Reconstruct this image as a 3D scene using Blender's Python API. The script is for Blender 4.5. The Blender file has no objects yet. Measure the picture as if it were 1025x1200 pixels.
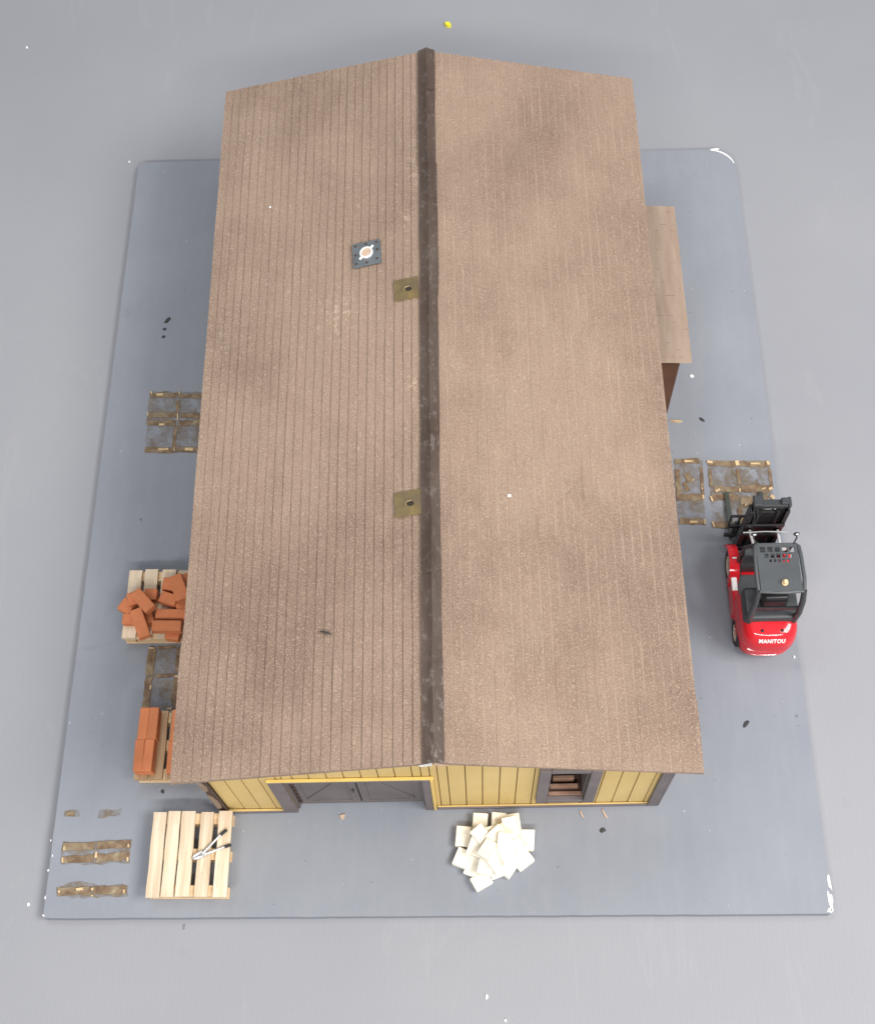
import bpy, bmesh, math, random
from mathutils import Vector, Matrix, Euler
from mathutils.bvhtree import BVHTree
from mathutils import noise as mnoise

# 1 Blender unit = 10 cm (a scale model standing on a painted board on the floor)
S = bpy.context.scene
S.unit_settings.scale_length = 0.1
COL = S.collection
PI = math.pi
rnd = random.Random(7)

# ------------------------------------------------------------------ camera
F = 1502.83
CAM = Vector((0.2318, -0.9678, 6.731))
ROT = Euler((0.4479, 0.0322, -0.001), 'XYZ')
RM = ROT.to_matrix()
cd = bpy.data.cameras.new('camera')
cam = bpy.data.objects.new('camera', cd)
COL.objects.link(cam)
cam.location = CAM
cam.rotation_euler = ROT
cd.sensor_fit = 'VERTICAL'
cd.sensor_height = 24.0
cd.lens = F / 1200.0 * 24.0
cd.clip_start = 0.05
cd.clip_end = 500
S.camera = cam


def at(u, v, z=0.0):
    """point at height z that the survey photograph sees at pixel u, v"""
    d = RM @ Vector(((u - 512.5) / F, -(v - 600) / F, -1))
    t = (z - CAM.z) / d.z
    return CAM + d * t


# ------------------------------------------------------------------ object helpers
def tag(o, label=None, cat=None, group=None, kind=None):
    if label: o['label'] = label
    if cat: o['category'] = cat
    if group: o['group'] = group
    if kind: o['kind'] = kind
    return o


def empty(name, loc=(0, 0, 0), rz=0.0):
    o = bpy.data.objects.new(name, None)
    o.empty_display_size = 0.05
    COL.objects.link(o)
    o.location = loc
    o.rotation_euler = (0, 0, rz)
    return o


def build(name, bm, mat, parent=None, smooth=False, loc=None, rot=None):
    me = bpy.data.meshes.new(name)
    bmesh.ops.recalc_face_normals(bm, faces=bm.faces)
    if smooth:
        for f in bm.faces: f.smooth = True
    bm.to_mesh(me)
    bm.free()
    if smooth:
        try: me.set_sharp_from_angle(angle=math.radians(40))
        except Exception: pass
    for m in (mat if isinstance(mat, (list, tuple)) else [mat]):
        me.materials.append(m)
    o = bpy.data.objects.new(name, me)
    COL.objects.link(o)
    if parent is not None: o.parent = parent
    if loc is not None: o.location = loc
    if rot is not None: o.rotation_euler = rot
    return o


def B():
    return bmesh.new()


def box(bm, c, s, rz=0.0, bev=0.0, M=None, jit=0.0, mi=0, seg=1):
    """bevelled box: centre c, size s"""
    t = bmesh.new()
    bmesh.ops.create_cube(t, size=1.0)
    for v in t.verts:
        v.co = Vector((v.co.x * s[0], v.co.y * s[1], v.co.z * s[2]))
        if jit: v.co += Vector((rnd.uniform(-jit, jit), rnd.uniform(-jit, jit), rnd.uniform(-jit, jit)))
    if bev:
        bmesh.ops.bevel(t, geom=list(t.edges), offset=bev, segments=seg, affect='EDGES', profile=0.5)
    X = Matrix.Translation(Vector(c)) @ (M if M is not None else Matrix.Rotation(rz, 4, 'Z'))
    bmesh.ops.transform(t, matrix=X, verts=t.verts)
    merge(bm, t, mi)


def merge(bm, t, mi=0):
    mp = {}
    for v in t.verts: mp[v] = bm.verts.new(v.co)
    for f in t.faces:
        try:
            nf = bm.faces.new([mp[v] for v in f.verts])
            nf.material_index = mi if mi else f.material_index
            nf.smooth = f.smooth
        except ValueError: pass
    t.free()


def cyl(bm, p0, p1, r0, r1=None, n=16, cap=True):
    r1 = r0 if r1 is None else r1
    p0, p1 = Vector(p0), Vector(p1)
    d = (p1 - p0).normalized()
    a = d.orthogonal().normalized()
    b = d.cross(a)
    A = [bm.verts.new(p0 + (a * math.cos(2 * PI * i / n) + b * math.sin(2 * PI * i / n)) * r0) for i in range(n)]
    Z = [bm.verts.new(p1 + (a * math.cos(2 * PI * i / n) + b * math.sin(2 * PI * i / n)) * r1) for i in range(n)]
    for i in range(n):
        j = (i + 1) % n
        bm.faces.new((A[i], A[j], Z[j], Z[i]))
    if cap:
        bm.faces.new(A[::-1]); bm.faces.new(Z)


def tube(bm, pts, r, n=8):
    pts = [Vector(p) for p in pts]
    rings = []
    a = None
    for i, p in enumerate(pts):
        d = ((pts[min(i + 1, len(pts) - 1)] - pts[max(i - 1, 0)])).normalized()
        if a is None: a = d.orthogonal().normalized()
        a = (a - d * a.dot(d)).normalized()
        b = d.cross(a)
        rr = r[i] if isinstance(r, (list, tuple)) else r
        rings.append([bm.verts.new(p + (a * math.cos(2 * PI * k / n) + b * math.sin(2 * PI * k / n)) * rr) for k in range(n)])
    for A, Z in zip(rings, rings[1:]):
        for k in range(n):
            j = (k + 1) % n
            bm.faces.new((A[k], A[j], Z[j], Z[k]))
    bm.faces.new(rings[0][::-1]); bm.faces.new(rings[-1])


def lathe(bm, prof, c, axis='X', n=28):
    """closed ring profile [(along axis, radius)] spun about axis through c"""
    rings = []
    for i in range(n):
        t = 2 * PI * i / n
        ring = []
        for h, r in prof:
            if axis == 'X': p = Vector((h, r * math.cos(t), r * math.sin(t)))
            elif axis == 'Y': p = Vector((r * math.cos(t), h, r * math.sin(t)))
            else: p = Vector((r * math.cos(t), r * math.sin(t), h))
            ring.append(bm.verts.new(p + Vector(c)))
        rings.append(ring)
    m = len(prof)
    for i in range(n):
        A, Z = rings[i], rings[(i + 1) % n]
        for k in range(m):
            j = (k + 1) % m
            bm.faces.new((A[k], A[j], Z[j], Z[k]))


def ball(bm, c, r, sc=(1, 1, 1), u=16, v=10):
    t = bmesh.new()
    bmesh.ops.create_uvsphere(t, u_segments=u, v_segments=v, radius=r)
    for w in t.verts: w.co = Vector((w.co.x * sc[0], w.co.y * sc[1], w.co.z * sc[2])) + Vector(c)
    for f in t.faces: f.smooth = True
    merge(bm, t)


def prism(bm, poly, z0, z1):
    A = [bm.verts.new((p[0], p[1], z0)) for p in poly]
    Z = [bm.verts.new((p[0], p[1], z1)) for p in poly]
    n = len(poly)
    for i in range(n):
        j = (i + 1) % n
        bm.faces.new((A[i], A[j], Z[j], Z[i]))
    bm.faces.new(A[::-1]); bm.faces.new(Z)


# ------------------------------------------------------------------ materials
class NT:
    def __init__(s, name):
        s.m = bpy.data.materials.new(name)
        s.m.use_nodes = True
        s.t = s.m.node_tree
        s.p = s.t.nodes['Principled BSDF']
        s.co = s.t.nodes.new('ShaderNodeTexCoord').outputs['Object']

    def n(s, ty, **kw):
        x = s.t.nodes.new(ty)
        for k, v in kw.items(): setattr(x, k, v)
        return x

    def link(s, a, b): s.t.links.new(a, b)

    def inp(s, sock, v):
        if isinstance(v, (int, float)): sock.default_value = v
        elif isinstance(v, tuple): sock.default_value = (*v, 1) if len(v) == 3 and sock.type == 'RGBA' else v
        else: s.link(v, sock)

    def mapping(s, scale=(1, 1, 1), rot=(0, 0, 0)):
        x = s.n('ShaderNodeMapping')
        s.link(s.co, x.inputs['Vector'])
        x.inputs['Scale'].default_value = scale
        x.inputs['Rotation'].default_value = rot
        return x.outputs[0]

    def noise(s, scale, detail=3, rough=.55, vec=None, dist=0.0):
        x = s.n('ShaderNodeTexNoise')
        s.link(vec if vec is not None else s.co, x.inputs['Vector'])
        x.inputs['Scale'].default_value = scale
        x.inputs['Detail'].default_value = detail
        x.inputs['Roughness'].default_value = rough
        x.inputs['Distortion'].default_value = dist
        return x.outputs['Fac']

    def ramp(s, fac, stops, interp='LINEAR'):
        x = s.n('ShaderNodeValToRGB')
        x.color_ramp.interpolation = interp
        e = x.color_ramp.elements
        while len(e) < len(stops): e.new(0.5)
        for el, (pos, c) in zip(e, stops):
            el.position = pos
            el.color = (c, c, c, 1) if isinstance(c, (int, float)) else (*c, 1)
        s.link(fac, x.inputs['Fac'])
        return x.outputs['Color']

    def mix(s, fac, a, b, mode='MIX'):
        x = s.n('ShaderNodeMix', data_type='RGBA', blend_type=mode)
        s.inp(x.inputs[0], fac); s.inp(x.inputs[6], a); s.inp(x.inputs[7], b)
        return x.outputs[2]

    def math(s, op, a, b=0.0):
        x = s.n('ShaderNodeMath', operation=op)
        s.inp(x.inputs[0], a); s.inp(x.inputs[1], b)
        return x.outputs[0]

    def bump(s, h, strength=.3, dist=.01):
        x = s.n('ShaderNodeBump')
        x.inputs['Strength'].default_value = strength
        x.inputs['Distance'].default_value = dist
        s.link(h, x.inputs['Height'])
        s.link(x.outputs[0], s.p.inputs['Normal'])

    def fin(s, col=None, rough=.6, spec=.5, metal=0.0):
        if col is not None: s.inp(s.p.inputs['Base Color'], col)
        s.inp(s.p.inputs['Roughness'], rough)
        s.inp(s.p.inputs['Specular IOR Level'], spec)
        s.inp(s.p.inputs['Metallic'], metal)
        return s.m


def m_simple(name, c, rough=.5, metal=0.0, var=.12, scale=12, bump=0.0, spec=.5):
    m = NT(name)
    n = m.noise(scale, 4)
    col = m.mix(m.ramp(n, [(.3, 0.0), (.7, 1.0)]), tuple(x * (1 - var) for x in c), tuple(min(1, x * (1 + var)) for x in c))
    if bump: m.bump(m.noise(scale * 8, 4), bump, .004)
    return m.fin(col, rough, spec, metal)


def m_floor():
    m = NT('grey painted floor')
    big = m.noise(.35, 5, .6)
    c = m.mix(m.ramp(big, [(.35, 0.0), (.68, 1.0)]), (.268, .273, .300), (.302, .306, .328))
    fine = m.noise(38, 3, .7)
    c = m.mix(m.ramp(fine, [(.3, 0.0), (.75, .28)]), c, (.27, .273, .295))
    # faint pale scuffs
    sc = m.noise(1.3, 6, .65, m.mapping((1.6, .35, 1), (0, 0, .25)), 1.2)
    c = m.mix(m.ramp(sc, [(.60, 0.0), (.635, .07), (.66, 0.0)]), c, (.44, .44, .45))
    dirt = m.noise(2.6, 5, .7)
    c = m.mix(m.ramp(dirt, [(.66, 0.0), (.76, .3)]), c, (.25, .25, .25))
    wv = m.n('ShaderNodeTexWave'); m.link(m.mapping((1, 1, 1)), wv.inputs['Vector'])
    wv.inputs['Scale'].default_value = 11; wv.inputs['Distortion'].default_value = 1.2
    h = m.math('ADD', m.math('MULTIPLY', fine, .8), m.math('MULTIPLY', wv.outputs['Fac'], .12))
    m.bump(h, .12, .01)
    return m.fin(c, .55, .35)


def m_board():
    m = NT('blue grey board paint')
    big = m.noise(.9, 5, .62)
    c = m.mix(m.ramp(big, [(.33, 0.0), (.68, 1.0)]), (.224, .238, .276), (.262, .276, .309))
    br = m.noise(3.0, 5, .6, m.mapping((5, .7, 1)))
    c = m.mix(m.ramp(br, [(.42, 0.0), (.72, .2)]), c, (.30, .313, .335))
    st = m.noise(2.3, 6, .72, None, .5)
    c = m.mix(m.ramp(st, [(.61, 0.0), (.74, .45)]), c, (.19, .20, .22))
    st2 = m.noise(1.15, 6, .7, m.mapping((1, 1, 1), (0, 0, 1.1)))
    c = m.mix(m.ramp(st2, [(.67, 0.0), (.77, .4)]), c, (.225, .225, .195))
    sp = m.noise(26, 2, .5)
    c = m.mix(m.ramp(sp, [(.735, 0.0), (.77, .6)]), c, (.10, .105, .11))
    sp2 = m.noise(31, 2, .5, m.mapping((1, 1, 1), (0, 0, .7)))
    c = m.mix(m.ramp(sp2, [(.745, 0.0), (.78, .5)]), c, (.62, .62, .63))
    m.bump(m.noise(30, 5, .7), .14, .008)
    return m.fin(c, .75, .2)


def m_roof():
    m = NT('gritty brown roofing')
    big = m.noise(1.05, 4, .55, m.mapping((1, .75, 1)))
    c = m.mix(m.ramp(big, [(.36, 0.0), (.58, 1.0)]), (.192, .124, .090), (.298, .206, .153))
    mid = m.noise(4.5, 5, .65)
    c = m.mix(m.ramp(mid, [(.35, 0.0), (.75, .30)]), c, (.36, .27, .20))
    # mineral grit: dark and pale grains
    g = m.noise(160, 3, .8)
    c = m.mix(m.ramp(g, [(.34, .62), (.48, 0.0)]), c, (.13, .075, .048))
    g2 = m.noise(150, 3, .8, m.mapping((1, 1, 1), (0, 0, .6)))
    c = m.mix(m.ramp(g2, [(.52, 0.0), (.68, .72)]), c, (.58, .46, .35))
    # rubbed pale flecks
    area = m.noise(1.7, 3, .5, m.mapping((1, 1, 1), (0, 0, 2.0)))
    # rubbed spots: beside the ridge and in the middle of the left slope
    rub = None
    for (px, py, rr, sy) in WORN:
        dd = m.n('ShaderNodeVectorMath', operation='SUBTRACT')
        m.link(m.co, dd.inputs[0]); dd.inputs[1].default_value = (px, py, 0)
        d2 = m.n('ShaderNodeVectorMath', operation='MULTIPLY')
        m.link(dd.outputs[0], d2.inputs[0]); d2.inputs[1].default_value = (1 / rr, 1 / (rr * sy), 0)
        d3 = m.n('ShaderNodeVectorMath', operation='LENGTH'); m.link(d2.outputs[0], d3.inputs[0])
        k_ = m.ramp(d3.outputs['Value'], [(.15, 1.0), (1.0, 0.0)])
        rub = k_ if rub is None else m.math('MAXIMUM', rub, k_)
    rn = m.math('MULTIPLY', rub, m.ramp(m.noise(34, 4, .7, m.mapping((1, 1, 1), (0, 0, .9)), .6), [(.53, 0.0), (.62, .5)]))
    c = m.mix(rn, c, (.60, .48, .36))
    fl = m.noise(60, 3, .7, m.mapping((1, 1, 1), (.4, 0, .6)))
    f = m.math('MULTIPLY', m.ramp(fl, [(.62, 0.0), (.70, 1.0)]), m.ramp(area, [(.52, 0.0), (.70, .5)]))
    c = m.mix(f, c, (.70, .60, .50))
    # pale stripes paint in the light caught by the right slope's lap edges
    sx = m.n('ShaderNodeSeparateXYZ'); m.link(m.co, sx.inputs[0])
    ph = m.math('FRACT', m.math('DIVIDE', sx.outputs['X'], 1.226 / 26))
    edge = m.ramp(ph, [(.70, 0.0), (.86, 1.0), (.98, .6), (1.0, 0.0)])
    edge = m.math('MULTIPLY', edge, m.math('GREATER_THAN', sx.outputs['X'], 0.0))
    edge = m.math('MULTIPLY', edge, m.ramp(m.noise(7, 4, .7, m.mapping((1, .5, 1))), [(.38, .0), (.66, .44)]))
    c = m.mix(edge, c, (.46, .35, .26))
    h = m.math('ADD', m.math('MULTIPLY', g, 1.0), m.math('MULTIPLY', g2, .8))
    m.bump(h, .45, .009)
    r = m.ramp(m.noise(120, 2), [(.35, .42), (.7, .8)])
    return m.fin(c, r, .42)


def m_wood(name, a, b, axis='y', dark=(.30, .17, .08), knots=True, scale=1.0):
    m = NT(name)
    st = (26 * scale, 1.6 * scale, 26 * scale) if axis == 'y' else (1.6 * scale, 26 * scale, 26 * scale)
    oi = m.n('ShaderNodeObjectInfo')
    off = m.n('ShaderNodeVectorMath', operation='ADD')
    m.link(m.co, off.inputs[0])
    sc = m.n('ShaderNodeMath', operation='MULTIPLY'); m.link(oi.outputs['Random'], sc.inputs[0]); sc.inputs[1].default_value = 17.0
    m.link(sc.outputs[0], off.inputs[1])
    m.co = off.outputs[0]
    g = m.noise(1.6, 5, .62, m.mapping(st), .35)
    c = m.mix(m.ramp(g, [(.36, 0.0), (.66, 1.0)]), a, b)
    g2 = m.noise(2.4, 4, .7, m.mapping(st))
    c = m.mix(m.ramp(g2, [(.60, 0.0), (.72, .45)]), c, dark)
    if knots:
        k = m.noise(6.5, 3, .6)
        c = m.mix(m.ramp(k, [(.68, 0.0), (.76, .7)]), c, dark)
    v = m.math('ADD', m.math('MULTIPLY', oi.outputs['Random'], .18), .90)
    mu = m.n('ShaderNodeMix', data_type='RGBA', blend_type='MULTIPLY')
    mu.inputs[0].default_value = 1.0
    m.link(c, mu.inputs[6])
    cmb = m.n('ShaderNodeCombineColor'); [m.link(v, cmb.inputs[i]) for i in range(3)]
    m.link(cmb.outputs[0], mu.inputs[7])
    m.bump(g, .25, .004)
    return m.fin(mu.outputs[2], .68, .3)


def m_brick(name, c, var=.10, spk=None):
    m = NT(name)
    oi = m.n('ShaderNodeObjectInfo')
    n = m.noise(16, 4, .6)
    col = m.mix(m.ramp(n, [(.3, 0.0), (.7, 1.0)]), tuple(x * .90 for x in c), tuple(x * 1.08 for x in c))
    if spk:
        col = m.mix(m.ramp(m.noise(22, 4, .7), [(.62, 0.0), (.74, .35)]), col, spk)
    h = m.n('ShaderNodeHueSaturation')
    m.link(col, h.inputs['Color'])
    m.link(m.math('ADD', m.math('MULTIPLY', oi.outputs['Random'], 2 * var), 1 - var), h.inputs['Value'])
    m.bump(m.noise(70, 4, .7), .3, .004)
    return m.fin(h.outputs[0], .82, .25)


def m_yellow():
    m = NT('ochre yellow siding paint')
    oi = m.noise(2.0, 4, .6)
    c = m.mix(m.ramp(oi, [(.35, 0.0), (.68, 1.0)]), (.59, .42, .155), (.66, .485, .205))
    c = m.mix(m.ramp(m.noise(3, 5, .7, m.mapping((18, 18, 1.5))), [(.55, 0.0), (.75, .3)]), c, (.45, .31, .115))
    m.bump(m.noise(60, 4), .12, .004)
    return m.fin(c, .6, .35)


def m_ridge():
    m = NT('worn dark ridge paper')
    n = m.noise(3.0, 5, .6, m.mapping((3, .8, 1)))
    c = m.mix(m.ramp(n, [(.35, 0.0), (.7, 1.0)]), (.135, .094, .074), (.205, .154, .126))
    w = m.noise(34, 4, .75, m.mapping((1, .6, 1)))
    geo = m.noise(1.1, 2, .5)
    sx = m.n('ShaderNodeSeparateXYZ'); m.link(m.co, sx.inputs[0])
    front = m.ramp(m.math('MULTIPLY', sx.outputs['Y'], .25), [(.02, 1.0), (.22, .35), (.8, .25)])
    f = m.math('MULTIPLY', m.ramp(w, [(.55, 0.0), (.64, 1.0)]), m.math('MULTIPLY', front, m.ramp(geo, [(.35, .35), (.62, 1.0)])))
    c = m.mix(f, c, (.56, .50, .46))
    m.bump(m.noise(24, 5, .65), .45, .012)
    return m.fin(c, .55, .45)


def m_stain():
    m = NT('brown glue stain')
    n = m.noise(11, 6, .72, None, .4)
    c = m.mix(m.ramp(m.noise(24, 4, .7), [(.35, 0.0), (.65, 1.0)]), (.165, .105, .055), (.29, .225, .145))
    m.fin(c, .7, .25)
    tr = m.n('ShaderNodeBsdfTransparent')
    mx = m.n('ShaderNodeMixShader')
    out = m.t.nodes['Material Output']
    m.link(m.ramp(n, [(.38, .0), (.66, .66)]), mx.inputs[0])
    m.link(tr.outputs[0], mx.inputs[1]); m.link(m.p.outputs[0], mx.inputs[2])
    m.link(mx.outputs[0], out.inputs[0])
    return m.m


def m_residue():
    m = NT('torn brown wood residue')
    n = m.noise(14, 5, .7, m.mapping((1, 1, 1)), .5)
    c = m.ramp(n, [(.26, (.085, .055, .038)), (.42, (.165, .108, .068)), (.54, (.235, .168, .105)), (.64, (.27, .225, .15)), (.78, (.46, .36, .23))])
    m.bump(m.noise(40, 5, .7), .5, .008)
    return m.fin(c, .75, .25)


def m_brass():
    m = NT('tarnished brass plate')
    n = m.noise(9, 5, .65, None, .4)
    c = m.ramp(n, [(.32, (.24, .185, .125)), (.52, (.33, .25, .12)), (.70, (.46, .34, .13))])
    return m.fin(c, m.ramp(m.noise(18, 3), [(.3, .4), (.7, .7)]), .5, .12)


def m_roofpanel():
    m = NT('pale brown shingle paper')
    n = m.noise(3.0, 5, .6, m.mapping((7, 1.2, 1)))
    c = m.mix(m.ramp(n, [(.33, 0.0), (.7, 1.0)]), (.52, .385, .295), (.64, .51, .41))
    br = m.n('ShaderNodeTexBrick')
    m.link(m.mapping((1, 1, 1), (0, 0, 0)), br.inputs['Vector'])
    br.offset = .5
    br.inputs['Scale'].default_value = 1.0
    br.inputs['Brick Width'].default_value = 40; br.inputs['Row Height'].default_value = .046
    br.inputs['Mortar Size'].default_value = .0022; br.inputs['Mortar Smooth'].default_value = .2
    br.inputs['Color1'].default_value = (0, 0, 0, 1); br.inputs['Color2'].default_value = (0, 0, 0, 1)
    br.inputs['Mortar'].default_value = (1, 1, 1, 1)
    f = m.math('MULTIPLY', br.outputs['Fac'], m.ramp(m.noise(26, 2, .6, m.mapping((1, 1.4, 1))), [(.55, 0.0), (.60, .6)]))
    c = m.mix(f, c, (.24, .14, .07))
    m.bump(m.noise(50, 4), .2, .005)
    return m.fin(c, .68, .3)


WORN = [(-.085, 3.30, .06, 4.5), (-.085, 1.95, .06, 4.0), (-.50, 2.42, .17, 1.3), (-.12, 2.95, .05, 3)]
MAT = dict(
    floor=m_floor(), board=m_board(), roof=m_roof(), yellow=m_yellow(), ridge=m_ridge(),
    ledge=m_simple('bright yellow trim paint', (.70, .50, .150), .5, var=.08, scale=9),
    trim=m_simple('grey brown trim paint', (.155, .130, .132), .6, var=.12, scale=7, bump=.15),
    door=m_simple('grey door paint', (.150, .128, .128), .62, var=.14, scale=5, bump=.15),
    trimdark=m_simple('dark brown trim edge', (.060, .030, .022), .65, var=.3, scale=9),
    barewood=m_simple('bare card under chipped paint', (.55, .40, .30), .75, var=.12, scale=14),
    brown=m_simple('dark brown stained wall', (.135, .062, .032), .65, var=.22, scale=6, bump=.2),
    sash=m_simple('brown window frame wood', (.30, .175, .120), .62, var=.25, scale=12, bump=.2),
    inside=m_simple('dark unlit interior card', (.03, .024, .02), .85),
    pine=m_wood('pale pine', (.58, .45, .31), (.74, .63, .48)),
    pine2=m_wood('pale pine crosswise', (.62, .42, .23), (.74, .56, .36), 'x', knots=False),
    pine3=m_wood('brown pine with dirt and eave shade', (.33, .21, .115), (.46, .32, .19)),  # dirt and the eave's shade are both put into this darker brown
    brick=m_brick('terracotta brick', (.56, .195, .085), .10, (.64, .34, .18)),
    white=m_brick('cream white block', (.84, .80, .70), .04, (.74, .60, .44)),
    chip=m_simple('bare white chip', (.86, .86, .84), .7, var=.04),
    stain=m_stain(), residue=m_residue(),
    splinter=m_simple('pale torn wood', (.58, .42, .235), .75, var=.3, scale=30),
    brass=m_brass(),
    steel=m_simple('blue grey painted metal', (.125, .142, .155), .5, .25, var=.2, scale=10),
    rust=m_simple('rusty rivet', (.085, .045, .028), .6, .4),
    bright=m_simple('bright white metal', (.86, .86, .85), .3, .25, var=.05),
    tool=m_simple('worn silver metal', (.66, .66, .65), .34, .75, var=.15, scale=40),
    red=m_simple('glossy red paint', (.60, .016, .026), .12, var=.05, spec=.6),
    black=m_simple('black metal', (.016, .016, .018), .38, var=.2),
    char=m_simple('charcoal plastic', (.066, .072, .078), .45, var=.10),
    char2=m_simple('dark charcoal plastic', (.040, .043, .047), .42, var=.12),
    rubber=m_simple('black rubber', (.022, .022, .023), .7, var=.2),
    rim=m_simple('cream wheel rim', (.60, .55, .45), .45, var=.08),
    amber=m_simple('amber beacon lens', (.86, .62, .34), .2),
    mark=m_simple('white marking', (.84, .82, .80), .5, var=.03),
    mirror=m_simple('mirror glass', (.8, .8, .8), .08, 1.0, var=.02),
    green=m_simple('dark olive steel', (.060, .072, .060), .45, .3, var=.2),
    flake=m_simple('dark flake', (.045, .045, .045), .8, var=.3),
    lemon=m_simple('bright yellow scrap', (.80, .72, .04), .6, var=.08),
    grey=m_simple('grey metal', (.30, .30, .30), .4, .6, var=.15),
    shingle=m_roofpanel(),
)

# ------------------------------------------------------------------ setting: floor and the painted board
ZF = -0.062
bm = B()
bmesh.ops.create_grid(bm, x_segments=4, y_segments=4, size=40)
fl = build('floor', bm, MAT['floor'], loc=(0, 2, ZF))
tag(fl, 'light grey floor spreading out beyond the board on every side', kind='structure')

BW, BL_ = 2.0, 4.928


def rounded(w0, w1, y0, y1, rads, n=8):
    pts = []
    cs = [((w0, y0), rads[0], PI), ((w1, y0), rads[1], 1.5 * PI), ((w1, y1), rads[2], 0), ((w0, y1), rads[3], .5 * PI)]
    for (x, y), r, a0 in cs:
        sx = 1 if x == w0 else -1; sy = 1 if y == y0 else -1
        cx, cy = x + sx * r, y + sy * r
        for i in range(n + 1):
            a = a0 + .5 * PI * i / n
            pts.append((cx + r * math.cos(a), cy + r * math.sin(a)))
    return pts


# corner order BL, BR, TR, TL
bm = B()
pts = rounded(-BW, BW, 0, BL_, (.012, .015, .155, .05))
dense = []
for i in range(len(pts)):
    a = Vector(pts[i]); b = Vector(pts[(i + 1) % len(pts)])
    k = max(1, int((b - a).length / .08))
    for q in range(k):
        p = a.lerp(b, q / k)
        jj = .0014 if k > 1 else .0
        dense.append((p.x + rnd.uniform(-jj, jj), p.y + rnd.uniform(-jj, jj)))
rings = []
for dz, ins in ((-.06, 0), (-.004, 0), (-.001, .001), (0, .003)):
    rings.append([bm.verts.new((x * (1 - ins / BW), BL_ / 2 + (y - BL_ / 2) * (1 - ins / (BL_ / 2)), dz)) for x, y in dense])
nd = len(dense)
for A, Z in zip(rings, rings[1:]):
    for i in range(nd):
        bm.faces.new((A[i], A[(i + 1) % nd], Z[(i + 1) % nd], Z[i]))
bm.faces.new(rings[0][::-1]); bm.faces.new(rings[-1])
board = build('base_board', bm, MAT['board'])
tag(board, 'large blue grey painted base board under the model shed, its corners chipped white', 'board')


def blob(cx, cy, rx, ry, n=14, rough=.3, rot=0.0, seed=None):
    r = random.Random(seed if seed is not None else rnd.random())
    out = []
    for i in range(n):
        a = 2 * PI * i / n
        k = 1 + r.uniform(-rough, rough)
        x, y = rx * k * math.cos(a), ry * k * math.sin(a)
        out.append((cx + x * math.cos(rot) - y * math.sin(rot), cy + x * math.sin(rot) + y * math.cos(rot)))
    return out


def edge_chip(u, v, rx, ry, rot=0, seed=1):
    p = at(u, v, 0)
    b = B(); prism(b, blob(p.x, p.y, rx, ry, 12, .35, rot, seed), .0012, .0026)
    build('paint_chip', b, MAT['chip'], board)


edge_chip(971, 1034, .007, .040, .10, 1)
edge_chip(972.5, 1056, .010, .050, .05, 2)
edge_chip(971.5, 1067, .014, .010, 0, 3)
edge_chip(838, 175, .030, .008, .05, 4)
edge_chip(62, 1003, .003, .008, 0, 7)
edge_chip(57, 1020, .004, .006, 0, 8)
edge_chip(53.5, 1052, .003, .010, 0, 9)
edge_chip(51.5, 1073, .005, .005, 0, 10)
edge_chip(60, 985, .003, .005, 0, 11)
# worn pale rim round the far right corner
b = B()
cc = Vector((BW - .155, BL_ - .155))
ring = []
for i in range(13):
    a = math.radians(12 + 78 * i / 12)
    w = .004 + .007 * math.sin(PI * i / 12)
    ring.append((cc + Vector((math.cos(a), math.sin(a))) * (.147), cc + Vector((math.cos(a), math.sin(a))) * (.147 - w)))
poly = [(p[0].x, p[0].y) for p in ring] + [(p[1].x, p[1].y) for p in reversed(ring)]
prism(b, poly, .0012, .0026)
build('paint_chip', b, MAT['chip'], board)

# ------------------------------------------------------------------ the shed (local frame: x across, y back, front wall at y = 0)
SH = empty('model_shed', (0.0374, 0.5536, 0), 0.0105)
tag(SH, 'model shed with long brown gabled roof, yellow plank front and grey doors', 'building')
SHM = Matrix.Translation((0.0374, 0.5536, 0)) @ Matrix.Rotation(.0105, 4, 'Z')
SHI = SHM.inverted()
HW, EW = 1.117, 1.226
ZE, ZR = .871, 1.145
Y0, Y1 = -.0665, 4.157
WB = 4.05
PITCH = (ZR - ZE) / EW
TH = .026


def roofz(x): return ZR - abs(x) * PITCH


def sh(u, v, z): return SHI @ at(u, v, z)


def onroof(u, v, lift=0.0):
    """point of the roof surface seen at u, v in shed coordinates"""
    a = SHI @ at(u, v, 1.3); b_ = SHI @ at(u, v, .6)
    lo, hi = 0.0, 1.0
    for _ in range(50):
        m_ = (lo + hi) / 2
        q = a.lerp(b_, m_)
        if q.z > roofz(q.x): lo = m_
        else: hi = m_
    q = a.lerp(b_, lo)
    q.z += lift
    return q


# front wall: vertical planks round the openings, standing on an inner shell
DX0, DX1, DZ = -.750, -.078, .600
WX0, WX1, WZ0, WZ1 = .540, .728, .185, .735


def ceil_at(x): return roofz(x) - TH - .006


shell = B()
T = .10


def wallquad(x0, x1, z0, z1, y0=.014, y1=.05):
    zz0, zz1 = z1, z1
    if z1 is None: zz0, zz1 = ceil_at(x0), ceil_at(x1)
    P = [(x0, y0, z0), (x1, y0, z0), (x1, y0, zz1), (x0, y0, zz0), (x0, y1, z0), (x1, y1, z0), (x1, y1, zz1), (x0, y1, zz0)]
    V = [shell.verts.new(p) for p in P]
    for f in ((0, 1, 2, 3), (5, 4, 7, 6), (0, 4, 5, 1), (1, 5, 6, 2), (2, 6, 7, 3), (3, 7, 4, 0)):
        shell.faces.new([V[i] for i in f])


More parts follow.
